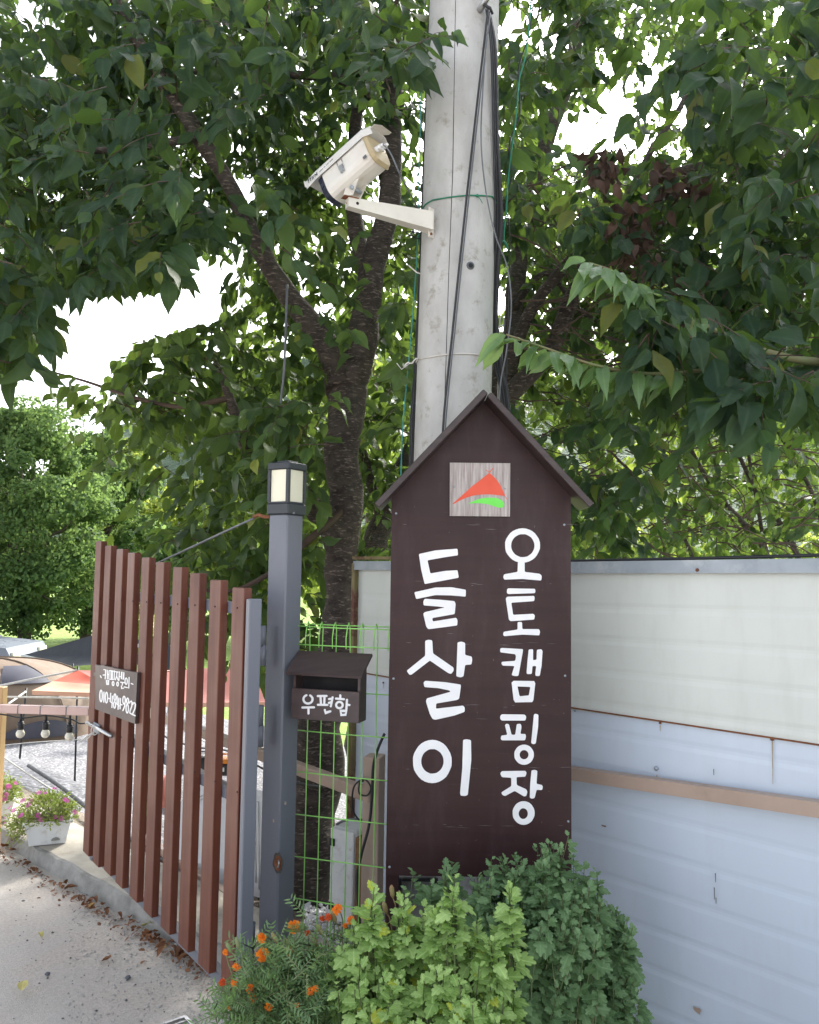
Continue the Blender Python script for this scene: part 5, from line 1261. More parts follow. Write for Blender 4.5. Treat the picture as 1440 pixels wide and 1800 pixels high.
# car parked beyond the tent
car = thing('parked_car', V((at(-30, 1150, 17.5).x, 17.5, terrain(-8, 17.5))), 'silver estate car with roof rails parked behind the brown tent', 'car')
CZ = terrain(-8, 17.5); cx0 = at(54, 1150, 17.5).x
prof = [(0, .35), (.02, .75), (.12, .98), (1.0, 1.06), (1.55, 1.5), (1.9, 1.6), (3.5, 1.62), (4.1, 1.52), (4.5, 1.05), (4.6, .8), (4.6, .35)]
def cp(x, z, y): return V((cx0-x, 17.5+y, CZ+z*.93))
mb = MB()
lower = [(0, .32), (.02, .75), (.12, .95), (1.0, 1.04), (4.5, 1.02), (4.6, .8), (4.6, .32)]
mb.prism([cp(x, z, -.85) for x, z in lower], V((0, 1.7, 0))); mb.build('body', MT['silver'], car)
cabp = [(1.0, 1.045), (1.58, 1.5), (1.9, 1.6), (3.5, 1.62), (4.1, 1.52), (4.5, 1.03)]
mb = MB(); n = len(cabp)
for yy, ins in ((-.8, 0), (.8, 0)):
    mb.v += [tuple(cp(x, z, yy*(1-.14*max(0, (z-1.05)/.55)))) for x, z in cabp]
mb.f = [tuple(range(n-1, -1, -1)), tuple(range(n, 2*n))]+[(i, (i+1) % n, n+(i+1) % n, n+i) for i in range(n)]
mb.build('cabin', MT['silver'], car)
for (x0_, x1_, a0_, a1_) in ((1.25, 2.3, 1.68, 2.3), (2.4, 3.3, 2.4, 3.3), (3.4, 4.3, 3.4, 4.0)):
    f_ = lambda x, z: cp(x, z, -.8*(1-.14*max(0, (z-1.05)/.55))-.006)
    MB().prism([f_(x0_, 1.12), f_(x1_, 1.12), f_(a1_, 1.5), f_(a0_, 1.5)], V((0, -.004, 0))).build('window', MT['glass'], car)
MB().box8([cp(1.05, 1.09, -.62), cp(1.05, 1.09, .62), cp(1.06, 1.10, .62), cp(1.06, 1.10, -.62), cp(1.5, 1.46, -.6), cp(1.5, 1.46, .6), cp(1.52, 1.47, .6), cp(1.52, 1.47, -.6)]).build('windscreen', MT['glass'], car)
for yy in (-.6, .6): MB(True).tube([cp(1.75, 1.6, yy), cp(1.9, 1.68, yy), cp(3.5, 1.70, yy), cp(3.75, 1.62, yy)], .022, 6).build('roof_rail', MT['black'], car)
for x in (.9, 3.7):
    for yy in (-.78, .78):
        w_o = MB(True).tube([cp(x, .34, yy-.1), cp(x, .34, yy+.1)], .31, 20).build('wheel', MT['black'], car); MB(True).tube([cp(x, .34, yy-.108), cp(x, .34, yy+.108)], .19, 14).build('rim', MT['steel'], w_o)
for yy in (-.6, .6): MB().bbox(cp(.03, .78, yy), V((.03, 0, 0)), V((0, .17, 0)), V((0, 0, .07)), .01).build('headlight', MT['pane'], car)

# ------------------------------------------------------------------ trees
R = np.random.default_rng(11)
def tree(name, base, label, group=None, cat='tree'): return thing(name, base, label, cat, group)
GAPS = [([(-40,640),(165,650),(260,700),(230,760),(-40,720)], .3), ([(85,520),(120,505),(315,497),(322,440),(390,455),(378,560),(240,600),(165,660),(55,645),(90,600)], .0), ([(-40,660),(50,672),(110,700),(160,735),(240,752),(240,765),(-40,740)], .0),
        ([(620,700),(575,720),(566,860),(575,1100),(632,1100),(640,850),(640,700)], .0), ([(640,560),(660,430),(668,300),(672,120),(712,120),(704,300),(700,430),(684,520),(660,680),(620,660)], .25),
        ([(420,400),(470,390),(600,600),(560,620),(500,550)], .35), ([(490,260),(560,215),(640,175),(720,210),(720,420),(650,410),(560,385),(500,365)], .0), ([(290,165),(340,150),(450,400),(410,420),(330,260)], .3)]
def keep_mask(P, rg_, holes, front):
    inv = np.array(RM.transposed()); q = (P-np.array(EYE)) @ inv.T
    x = 720+FPX*q[:, 0]/-q[:, 2]; y = 900-FPX*q[:, 1]/-q[:, 2]; k = np.ones(len(P), bool); u = rg_.random(len(P))
    for i, (poly, kp) in enumerate(GAPS):
        m = in_poly(x, y, poly) & (q[:, 2] < 0)
        if i in (3, 4, 5, 6, 7): m &= (P[:, 1] < 4.45)
        k &= ~(m & (u > kp))
    for hx, hy, hr, kp in holes: k &= ~(((x-hx)**2+(y-hy)**2 < hr*hr) & (u > kp))
    return k
def crown(parent, regions, m, size, singles, seed, templates=CHERRY, leafname='leaf', droop=.75, L=.32, k=8, twigs=True, wid=1.0, tm=None):
    rg2 = np.random.default_rng(seed); PA = [[], [], [], [], []]
    for rgn in regions:
        poly, y0, y1, n = rgn[:4]; kw = rgn[4] if len(rgn) > 4 else {}
        c = sample_volume(rg2, poly, y0, y1, n, kw.get('holes', ()), kw.get('clump', .12))
        P, T, Nn, Sz, tw = sprays(rg2, c, kw.get('L', L), kw.get('k', k), kw.get('size', size), kw.get('droop', droop), kw.get('out', (0, -.4, -.05)))
        kmk = keep_mask(P, rg2, kw.get('holes', ()), True); P, T, Nn, Sz = P[kmk], T[kmk], Nn[kmk], Sz[kmk]
        tk = keep_mask(tw[:, -1], rg2, kw.get('holes', ()), True) & keep_mask(tw[:, tw.shape[1]//2], rg2, (), True); tw = tw[tk]
        for a, b in zip(PA, (P, T, Nn, Sz, tw[:, :min(9, tw.shape[1])])): a.append(b)
    P, T, Nn, Sz = [np.concatenate(x) for x in PA[:4]]
    if twigs:
        kk = min(x.shape[1] for x in PA[4]); twig_mesh(parent, np.concatenate([x[:, :kk] for x in PA[4]]), tm or MT['twig'])
    return leaves_obj(parent, 'foliage', P, T, Nn, Sz, m, templates, singles, rg2, leafname, wid)

# main cherry tree --------------------------------------------------
TB = at(515, 1600, 4.25); TB.z = terrain(TB.x, TB.y)
A_ = tree('cherry_tree', TB, 'large dark cherry tree with forked trunk standing behind the lantern post and mailbox')
limb(A_, 'trunk', [(505, 1640, 4.2, 78), (520, 1590, 4.22, 66), (538, 1500, 4.25, 57), (555, 1400, 4.28, 52), (570, 1260, 4.3, 47), (590, 1110, 4.35, 33), (601, 1000, 4.4, 32), (604, 900, 4.4, 33), (603, 790, 4.4, 34), (606, 700, 4.4, 38), (612, 660, 4.4, 40), (622, 630, 4.4, 33)], MT['bark'], 20, .2, 6)
limb(A_, 'limb', [(600, 690, 4.38, 32), (583, 630, 4.36, 28), (553, 585, 4.3, 25), (505, 520, 4.2, 22), (470, 460, 4.1, 19), (438, 405, 4.05, 17), (405, 330, 4.0, 16), (350, 238, 3.95, 17), (305, 170, 3.9, 14), (250, 80, 3.8, 12), (190, -30, 3.75, 11), (150, -120, 3.7, 9)], MT['bark'], 14, .16)
limb(A_, 'limb', [(620, 650, 4.4, 33), (638, 590, 4.42, 30), (652, 530, 4.45, 27), (662, 460, 4.5, 25), (678, 390, 4.5, 23), (688, 300, 4.55, 22), (690, 200, 4.6, 22), (700, 80, 4.65, 19), (716, -60, 4.7, 16), (730, -160, 4.7, 12)], MT['bark'], 14, .16)
limb(A_, 'limb', [(655, 500, 4.45, 20), (632, 420, 4.6, 17), (618, 330, 4.7, 15), (628, 220, 4.75, 13), (632, 100, 4.8, 11), (630, -40, 4.9, 9)], MT['bark'], 10, .16)
limb(A_, 'limb', [(598, 980, 4.38, 20), (560, 900, 4.3, 17), (500, 850, 4.2, 13), (442, 800, 4.1, 12), (415, 735, 4.05, 11), (398, 690, 4.0, 9), (378, 636, 4.0, 5)], MT['bark'], 10, .16)
limb(A_, 'cut_branch', [(600, 940, 4.35, 26), (560, 900, 4.25, 24), (535, 872, 4.15, 20), (528, 858, 4.1, 15)], MT['bark'], 12, .3)
limb(A_, 'limb', [(350, 238, 3.95, 10), (300, 250, 3.8, 8), (210, 262, 3.7, 7), (120, 270, 3.6, 5), (20, 300, 3.5, 4)], MT['bark'], 8)
limb(A_, 'limb', [(690, 200, 4.6, 12), (600, 140, 4.5, 10), (510, 130, 4.4, 9), (430, 110, 4.3, 8), (350, 125, 4.2, 6), (230, 122, 4.1, 4)], MT['bark'], 8)
limb(A_, 'limb', [(400, 700, 4.0, 6), (320, 715, 4.1, 5), (240, 700, 4.2, 4), (150, 670, 4.3, 3), (40, 640, 4.4, 2)], MT['twig'], 6)
limb(A_, 'limb', [(600, 900, 4.3, 8), (540, 950, 4.0, 7), (470, 1010, 3.9, 5), (400, 1040, 3.9, 4), (330, 1030, 4.0, 3)], MT['twig'], 6)
UL = [(-60,-60),(740,-60),(735,200),(600,330),(545,420),(420,410),(330,450),(300,480),(250,490),(180,500),(110,490),(90,560),(60,615),(-60,640)]
HO = [(430,330,30,.1),(395,295,14,.1),(405,440,26,.1),(520,400,20,.2),(320,435,18,.1),(440,210,10,.3),(400,150,10,.3),(520,60,8,.3)]
C1 = [(430,440),(560,330),(740,240),(738,840),(700,880),(640,940),(520,1000),(440,980),(470,860),(400,830),(300,760),(200,750),(150,700),(240,570),(330,560),(370,520)]
crown(A_, [
    (UL, 2.8, 3.7, 150, dict(holes=HO, size=.108, clump=.16, L=.26)),
    (UL, 3.7, 4.6, 430, dict(holes=HO, size=.094, clump=.16, L=.26)),
    (UL, 4.4, 6.8, 1350, dict(holes=HO, size=.09, clump=.17, L=.26)),
    ([(-60,440),(110,470),(95,560),(70,630),(-60,650)], 2.9, 3.8, 40, dict(clump=0, size=.115)),
    ([(110,440),(300,440),(310,500),(270,520),(140,500)], 4.2, 5.2, 60, dict(clump=0, L=.2)),
], MT['leafA'], .10, 200, 21)
crown(A_, [
    (C1, 3.9, 4.3, 40, dict(size=.10, clump=.1)),
    (C1, 4.6, 6.8, 740, dict(size=.095, clump=.16, L=.26)),
    ([(250,590),(330,560),(400,560),(420,700),(330,740),(180,730),(200,680)], 4.0, 5.2, 50, dict(clump=0, L=.26)),
    ([(0,620),(60,630),(180,680),(330,700),(330,730),(180,720),(60,665),(0,655)], 4.2, 4.5, 14, dict(clump=0, L=.2, k=6)),
    ([(170,770),(300,770),(400,790),(450,860),(470,1000),(380,1020),(300,930),(280,850)], 4.6, 5.4, 50, dict(clump=0)),
    ([(440,700),(560,690),(590,780),(560,860),(440,880),(400,780)], 3.7, 4.1, 22, dict(clump=0)),
    ([(420,860),(560,900),(590,1020),(560,1160),(460,1170),(330,1100),(300,980),(380,900)], 4.5, 5.5, 80, dict(clump=0)),
    ([(540,880),(610,870),(620,960),(560,990)], 3.9, 4.1, 4, dict(clump=0, L=.18)),
    ([(520,1080),(600,1090),(600,1150),(520,1160)], 4.4, 5.2, 8, dict(clump=0)),
    ([(600,60),(740,60),(740,700),(690,720),(700,400)], 3.6, 4.3, 26, dict(clump=0)),
    ([(-900,-500),(1000,-500),(900,-100),(-60,-100),(-400,500),(-900,500)], 3.5, 7.0, 150, dict(clump=0)),
], MT['leafB'], .10, 100, 71)
# second tree close behind the main trunk
TD = at(655, 1010, 5.6); TD.z = terrain(TD.x, TD.y)
D_ = tree('cherry_tree', TD, 'thin leaning cherry tree with a rough dark trunk between the main trunk and the signboard')
limb(D_, 'trunk', [(640, 1330, 5.5, 30), (645, 1150, 5.5, 28), (655, 1000, 5.6, 26), (668, 930, 5.6, 25), (690, 860, 5.7, 18), (715, 790, 5.8, 13), (745, 720, 5.9, 10), (780, 640, 6.0, 8)], MT['bark2'], 12, .25)
limb(D_, 'limb', [(672, 920, 5.6, 14), (655, 860, 5.6, 10), (640, 800, 5.6, 8), (600, 720, 5.8, 6)], MT['bark2'], 8)
crown(D_, [([(600,560),(740,380),(740,1000),(640,1000),(600,800)], 5.2, 8.0, 120, dict(clump=.1)),
           ([(640,880),(700,870),(690,1000),(640,1000)], 4.9, 5.4, 7, dict(clump=0))], MT['leafB'], .095, 60, 22)
# right cherry tree ---------------------------------------------------
TBR = at(905, 1000, 5.4); TBR.z = terrain(TBR.x, TBR.y)
B_ = tree('cherry_tree', TBR, 'spreading cherry tree with silvery limbs behind the pole and the cream fence')
RK = .74
limb(B_, 'trunk', [(870, 1350, 5.3, 40), (878, 1100, 5.3, 38), (880, 900, 5.35, 36), (878, 740, 5.4, 34), (888, 660, 5.4, 31), (900, 600, 5.4, 28)], MT['bark'], 16, .2)
limb(B_, 'limb', [(895, 620, 5.4, 26), (905, 520, 5.5, 22), (925, 400, 5.6, 20), (945, 300, 5.7, 19), (975, 210, 5.8, 19), (1000, 140, 5.9, 18), (1015, 60, 6.0, 17), (1024, -40, 6.1, 15), (1030, -150, 6.2, 12)], MT['bark2'], 14, .15)
limb(B_, 'limb', [(878, 700, 5.3, 26), (920, 668, 5.1, 22), (975, 610, 5.0, 19), (1010, 520, 4.9, 21), (1040, 450, 4.8, 18), (1080, 380, 4.8, 14), (1150, 320, 4.8, 12), (1240, 290, 4.9, 10), (1340, 285, 5.0, 8), (1460, 240, 5.1, 6)], MT['bark'], 12, .16)
limb(B_, 'limb', [(890, 660, 5.2, 18), (930, 560, 5.0, 15), (985, 475, 4.7, 15), (1045, 430, 4.5, 12), (1120, 420, 4.4, 10), (1200, 460, 4.2, 8), (1290, 540, 4.0, 7), (1440, 560, 3.9, 6)], MT['bark'], 10, .16)
limb(B_, 'limb', [(1080, 380, 4.8, 9), (1150, 260, 4.9, 8), (1200, 180, 5.0, 7), (1235, 100, 5.0, 6), (1250, -40, 5.1, 5)], MT['bark'], 8)
limb(B_, 'limb', [(905, 540, 5.4, 8), (960, 480, 5.4, 7), (1020, 545, 5.3, 6), (1100, 590, 5.2, 5)], MT['bark'], 8)
HB = [(1005, 235, 52, .12), (1085, 190, 46, .14), (1165, 140, 34, .12), (1060, 255, 22, .1), (1140, 100, 16, .1), (1230, 110, 12, .1), (960, 300, 14, .2), (1130, 250, 16, .15), (900, 40, 18, .1), (985, 80, 18, .2), (1300, 60, 9, .1), (1200, 260, 12, .1), (1080, 100, 34, .3), (1190, 190, 34, .15), (1110, 30, 26, .3), (940, 50, 44, .25), (1280, 300, 20, .3), (1010, 20, 22, .3)]
UR = [(872,-60),(1500,-60),(1500,640),(1300,640),(1100,560),(1000,450),(880,420)]
crown(B_, [
    (UR, 3.6, 5.0, 400, dict(holes=HB, clump=.16, size=.10, L=.26)),
    ([(1220,-60),(1500,-60),(1500,500),(1340,480),(1230,330)], 2.8, 3.7, 85, dict(clump=0, size=.12)),
    ([(900,700),(1000,690),(1130,740),(1150,860),(1010,900),(920,860)], 3.9, 4.7, 38, dict(clump=0)),
    ([(960,850),(1100,840),(1090,985),(1000,985)], 4.4, 5.2, 16, dict(clump=0)),
    ([(1100,440),(1440,380),(1440,620),(1250,560)], 3.1, 4.2, 42, dict(clump=0)),
    ([(880,-60),(960,-60),(960,300),(880,400)], 5.5, 8.0, 30, dict(clump=0)),
    ([(900,-500),(2300,-500),(2300,700),(1500,700),(1500,-100),(900,-100)], 3.5, 7.0, 160, dict(clump=0)),
], MT['leafA'], .10, 300, 23)
crown(B_, [(UR, 5.0, 7.5, 1100, dict(holes=HB, clump=.16, size=.095, L=.28)),
    ([(880,430),(1130,430),(1440,600),(1440,740),(900,740)], 5.0, 7.0, 260, dict(clump=.1)),
    ([(880,380),(1120,400),(1140,720),(900,720)], 5.4, 7.5, 130, dict(clump=.05))], MT['leafB'], .10, 0, 73)
RK = .9
# crossing twigs and the withered leaf clump
mb = MB()
rt = random.Random(8)
for i in range(420):
    x, y = rt.uniform(890, 1440), rt.uniform(300, 960); Y = rt.uniform(3.9, 6.5) if y < 640 else rt.uniform(5.0, 6.4); p = [at(x, y, Y)]
    an = rt.uniform(-.9, .7)
    for k in range(5): p.append(p[-1]+V((math.cos(an), rt.uniform(-.3, .3), math.sin(an)))*rt.uniform(.06, .12)); an += rt.uniform(-.5, .4)
    mb.tube(p, [.006, .005, .004, .003, .002, .0015], 4, cap=False)
o = mb.build('bare_twigs', MT['twig'], B_); o['kind'] = 'stuff'
n = 330; P = []
for (x, y, rx, ry, k) in ((1060, 290, 30, 40, 70), (1105, 400, 34, 60, 120), (1170, 310, 30, 34, 50), (1230, 330, 26, 20, 20), (1150, 470, 40, 30, 40), (1185, 530, 50, 30, 20), (1230, 520, 40, 40, 10)):
    for _ in range(k): P.append(tuple(at(x+rt.gauss(0, rx*.5), y+rt.gauss(0, ry*.5), rt.uniform(3.5, 3.9))))
P = np.array(P); n = len(P)
leaves_obj(B_, 'withered_leaves', P, R.normal(size=(n, 3))*.5+[0, 0, -1.0], R.normal(size=(n, 3)), R.uniform(.05, .09, n), MT['dead'], [CHERRY[1]], 40, R, 'withered_leaf', .9)
# overhanging young branch in front, right of the signboard
H_ = tree('cherry_tree', V((2.9, 2.9, -.05)), 'cherry tree rooted right of the photograph whose long young branch reaches in towards the pole')
MB(True).tube([V((2.9, 2.9, -.1)), V((2.88, 2.9, .8)), V((2.8, 2.88, 1.7)), V((2.75, 2.9, 2.4))], [.09, .075, .065, .05], 12).build('trunk', MT['bark'], H_)
limb(H_, 'limb', [(2050, 560, 2.9, 16), (1700, 650, 2.9, 13), (1500, 640, 2.95, 10), (1390, 630, 2.95, 8), (1300, 600, 2.9, 6), (1215, 560, 2.85, 5), (1160, 530, 2.8, 4.2), (1120, 505, 2.75, 3.6), (1080, 478, 2.7, 3), (1036, 462, 2.65, 2)], MT['twiggreen'], 8, .1)
limb(H_, 'limb', [(1300, 640, 2.9, 4.5), (1200, 655, 2.8, 4), (1120, 655, 2.75, 3.2), (1040, 640, 2.7, 3), (960, 612, 2.68, 2.4), (890, 588, 2.65, 2)], MT['twiggreen'], 8, .1)
def along(pp, n, size, rg_, droop=.6, side=.8):
    q, _ = spline([at(a, b, Y) for a, b, Y in pp], [1]*len(pp), 12); q = np.array([tuple(p) for p in q]); P = []; T = []; Nn = []; Sz = []
    for i in range(n):
        f = (i+.5)/n*(len(q)-1.01); k = int(f); p = q[k]*(1-f+k)+q[k+1]*(f-k); d = q[k+1]-q[k]; d /= np.linalg.norm(d)
        s = np.cross(d, [0, 0, 1.]); sg_ = 1 if i % 2 else -1
        P.append(p+rg_.normal(size=3)*.004); T.append(d*.45+s*sg_*side*.6+np.array([0, 0, sg_*.12-droop])+rg_.normal(size=3)*.25)
        Nn.append(np.array([-.1, -.6, .7])+rg_.normal(size=3)*.3); Sz.append(size*rg_.uniform(.8, 1.15))
    return map(np.array, (P, T, Nn, Sz))
acc = [[], [], [], []]; rg_ = np.random.default_rng(4)
for pp, n, sz in (([(1230, 565, 2.85), (1160, 530, 2.8), (1120, 505, 2.75), (1080, 478, 2.7), (1030, 460, 2.65)], 44, .115), ([(1200, 655, 2.8), (1120, 655, 2.75), (1040, 640, 2.7), (960, 612, 2.68), (880, 586, 2.65)], 34, .112)):
    for a, b in zip(acc, along(pp, n, sz, rg_)): a.append(b)
P, T, Nn, Sz = [np.concatenate(a) for a in acc]
leaves_obj(H_, 'foliage', P, T, Nn, Sz, leaf_mat('branch_leaf', ((.06, .12, .055), (.11, .19, .08)), (.3, .48, .08), .36, .3, back=(.14, .22, .1), spec=.45), CHERRY, 80, R, 'leaf', .78)
crown(H_, [([(1090,500),(1170,500),(1260,560),(1220,640),(1110,600)], 2.65, 3.0, 14, dict(clump=0, size=.105, L=.2, k=7)), ([(1120,540),(1200,560),(1330,600),(1470,600),(1470,690),(1330,720),(1180,700),(1110,620)], 2.6, 3.3, 46, dict(clump=0, size=.115, L=.22, k=7)),
           ([(1340,430),(1440,430),(1440,600),(1380,600)], 2.8, 3.4, 7, dict(clump=0, size=.11)),
           ([(1480,480),(1900,480),(2000,760),(1480,760)], 2.6, 3.6, 30, dict(clump=0))], MT['leafA'], .105, 240, 31)
RK = .5
# backlit thicket above the fence: many thin stems
TH = at(1340, 1010, 6.6); TH.z = terrain(TH.x, TH.y)
th_ = tree('flowering_shrub', TH, 'airy many stemmed shrub with bright backlit leaves behind the right part of the fence', cat='shrub')
for pp in ([(1400, 1100, 6.5, 12), (1340, 960, 6.4, 10), (1270, 880, 6.3, 9), (1215, 790, 6.2, 8), (1180, 700, 6.1, 7), (1150, 600, 6.1, 4)],
           [(1440, 1100, 6.3, 12), (1400, 970, 6.2, 10), (1330, 860, 6.2, 9), (1290, 780, 6.2, 7), (1250, 700, 6.2, 6), (1200, 620, 6.2, 4)],
           [(1380, 1100, 6.7, 10), (1350, 980, 6.6, 8), (1330, 880, 6.5, 7), (1310, 760, 6.4, 6), (1290, 680, 6.3, 4)],
           [(1250, 1080, 6.8, 8), (1210, 960, 6.8, 7), (1160, 880, 6.8, 6), (1100, 820, 6.8, 5), (1040, 760, 6.8, 3)],
           [(1470, 1080, 6.0, 10), (1440, 900, 6.0, 8), (1380, 780, 6.1, 6), (1330, 700, 6.2, 4)]):
    limb(th_, 'stem', pp, MT['bark2'], 8, .1)
RL = [(880,640),(1500,640),(1500,1040),(880,1040)]
crown(th_, [(RL, 5.8, 8.5, 520, dict(clump=.08, size=.085)), ([(1150,640),(1500,640),(1500,1000),(1150,1000)], 5.2, 6.2, 55, dict(clump=.2))], MT['leafB'], .095, 300, 24, templates=CHERRY[:2], twigs=True)
RK = 1.0
for (bx, lab, regs, trunks, sd) in (
    (960, 'sunlit yellow green tree far behind the fence close to the signboard roof', [([(860,560),(1130,560),(1130,1060),(860,1060)], 9.5, 13, 300, dict(clump=.1)), ([(860,200),(1130,250),(1130,640),(860,640)], 9.5, 14, 120, dict(clump=.25, holes=HB))], [(1050, 1100, 11, 16), (1060, 900, 11, 14), (1040, 700, 11, 10), (1080, 500, 11, 6)], 25),
    (1300, 'sunlit yellow green tree far behind the right half of the fence', [([(1100,560),(1560,560),(1560,1060),(1100,1060)], 9.5, 13, 430, dict(clump=.1)), ([(1100,250),(1560,250),(1560,640),(1100,640)], 10, 14, 140, dict(clump=.25, holes=HB))], [(1300, 1100, 12, 16), (1310, 900, 12, 14), (1340, 700, 12, 10), (1320, 500, 12, 6)], 26),
    (640, 'sunlit yellow green tree showing between the cherry trunk and the pole', [([(480,560),(760,480),(760,1060),(560,1060),(480,800)], 10, 14, 260, dict(clump=.2))], [(660, 1100, 12, 14), (655, 900, 12, 12), (665, 700, 12, 8), (650, 560, 12, 5)], 27)):
    bt_ = at(bx, 1100, 12); bt_.z = terrain(bt_.x, bt_.y); bk_ = tree('broadleaf_tree', bt_, lab)
    limb(bk_, 'trunk', trunks, MT['barkfar'], 8)
    crown(bk_, regs, MT['leafBack'], .13, 0, sd, templates=ROUND+CHERRY[:1], twigs=False)

# trees on the meadow: clumps of small leaves round a branch skeleton ------------
def far_tree(base, cx, cy, Y, rx, ry, label, m, n, lim, size=.12, seed=1, trunk_w=12, top=None, fork=True, name='broadleaf_tree'):
    B = at(*base, Y); B.z = min(B.z, terrain(B.x, B.y)); rg3 = np.random.default_rng(seed)
    t = tree(name, B, label); cen = at(cx, cy, Y); RX, RZ = pxr(rx, Y), pxr(ry, Y)
    tr = pxr(trunk_w, Y); mid = B+(cen-B)*.5
    MB(True).tube([B-V((0, 0, .2)), B+V((0, 0, .6)), mid, cen+V((0, 0, RZ*.3)), cen+V((0, 0, RZ*.85))], [tr*1.25, tr, tr*.8, tr*.4, tr*.1], 10, jit=.2).build('trunk', MT['barkfar'], t)
    cl_ = []
    for i in range(lim):
        a = rg3.normal(size=3); a /= np.linalg.norm(a); r_ = rg3.uniform(.35, 1)**.6
        a *= r_; c = np.array(cen)+a*[RX, RX*.85, RZ]; s = rg3.uniform(.10, .27)*min(RX, RZ)
        cl_.append((c, s))
        if i % 3 == 0 and i < 45:
            st = mid.lerp(cen, rg3.random()); e = V(c); mm = (st+e)/2-V((0, 0, RZ*.08))
            MB(True).tube([st, mm, e], [tr*.35, tr*.22, tr*.06], 6).build('limb', MT['barkfar'], t)
    P = []; Nn = []
    per = n//lim
    for c, s in cl_:
        d = rg3.normal(size=(per, 3)); d /= np.linalg.norm(d, axis=1, keepdims=True); r_ = rg3.uniform(.3, 1, per)**.4
        P.append(c+d*(r_*s)[:, None]*[1.15, 1.1, .75]); Nn.append(d+[0, 0, .5])
    P = np.concatenate(P); Nn = np.concatenate(Nn)+rg3.normal(size=(len(P), 3))*.45; T = rg3.normal(size=(len(P), 3))+[0, 0, -.4]
    leaves_obj(t, 'foliage', P, T, Nn, rg3.uniform(.7, 1.3, len(P))*size, m, ROUND, 0, rg3); return t
far_tree((42, 1150), 55, 900, 21, 145, 215, 'bushy light green tree with a pale forked trunk at the left edge beyond the tents', MT['leafFar'], 42000, 170, .10, 2, 11)
far_tree((150, 1140), 165, 930, 25, 120, 175, 'rounded green tree standing between the left edge tree and the gate top', MT['leafFar'], 32000, 130, .11, 3, 9)
far_tree((-130, 1150), -110, 930, 26, 150, 200, 'tree mostly cut off by the left edge of the photograph', MT['leafFar'], 12000, 80, .17, 4, 9)
far_tree((255, 1140), 255, 955, 30, 110, 190, 'yellow green sunlit tree behind the top of the gate slats', MT['leafFar2'], 14000, 90, .17, 5, 8)
far_tree((300, 1130), 310, 1010, 18, 75, 110, 'feathery dark shrub tree right behind the middle gate slats', MT['leafFar'], 9000, 60, .11, 6, 7)
far_tree((430, 1140), 430, 930, 27, 130, 150, 'sunlit tree glimpsed between the lantern and the cherry trunk', MT['leafFar2'], 14000, 80, .17, 7, 9)
far_tree((590, 1120), 600, 900, 33, 130, 170, 'sunlit tree far behind the cherry trunk', MT['leafFar2'], 11000, 70, .2, 8, 8)
# distant row of trees closing the meadow
for i, (px, py, Y, rx, ry) in enumerate(((-60, 1010, 60, 120, 90), (60, 1040, 65, 110, 60), (370, 1030, 60, 110, 80), (520, 1020, 64, 110, 90), (700, 1000, 60, 120, 100), (880, 1000, 62, 120, 100), (1060, 1000, 58, 120, 110), (1240, 1000, 62, 120, 100), (1420, 1000, 60, 130, 100))):
    far_tree((px, 1085), px, py, Y, rx, ry, ['distant green tree at the left edge of the meadow', 'distant tree behind the leftmost tree trunk', 'distant tree seen through the gate slats', 'distant tree left of the cherry trunk', 'distant tree behind the cherry trunk', 'distant tree directly behind the utility pole', 'distant tree right of the signboard roof', 'distant tree behind the shrub stems', 'distant tree at the right edge above the fence'][i], MT['leafFar'] if i % 2 else MT['leafFar2'], 3000, 40, .38, 40+i, 7)
# small lattice pylon on the skyline
py_ = thing('pylon', at(140, 760, 320), 'tiny grey electricity pylon on the skyline above the left trees', 'pylon')
b0_ = at(140, 780, 320); t0_ = at(140, 700, 320); mb = MB()
for s in (-1, 1): mb.tube([b0_+V((s*2.4, 0, 0)), t0_+V((s*.4, 0, 0))], .22, 4)
for k in range(5):
    f = k/5; w = 2.4-2*f; p = b0_.lerp(t0_, f); q = b0_.lerp(t0_, f+.2); mb.tube([p+V((-w, 0, 0)), q+V((w-.4, 0, 0))], .14, 3); mb.tube([p+V((w, 0, 0)), q+V((-w+.4, 0, 0))], .14, 3)
mb.build('lattice', MT['greycable'], py_)
mb = MB()
for f, w in ((.62, 5.5), (.8, 4.5), (.96, 3.5)): p = b0_.lerp(t0_, f); mb.tube([p-V((w, 0, 0)), p+V((w, 0, 0))], .2, 4)
mb.build('cross_arm', MT['greycable'], py_)

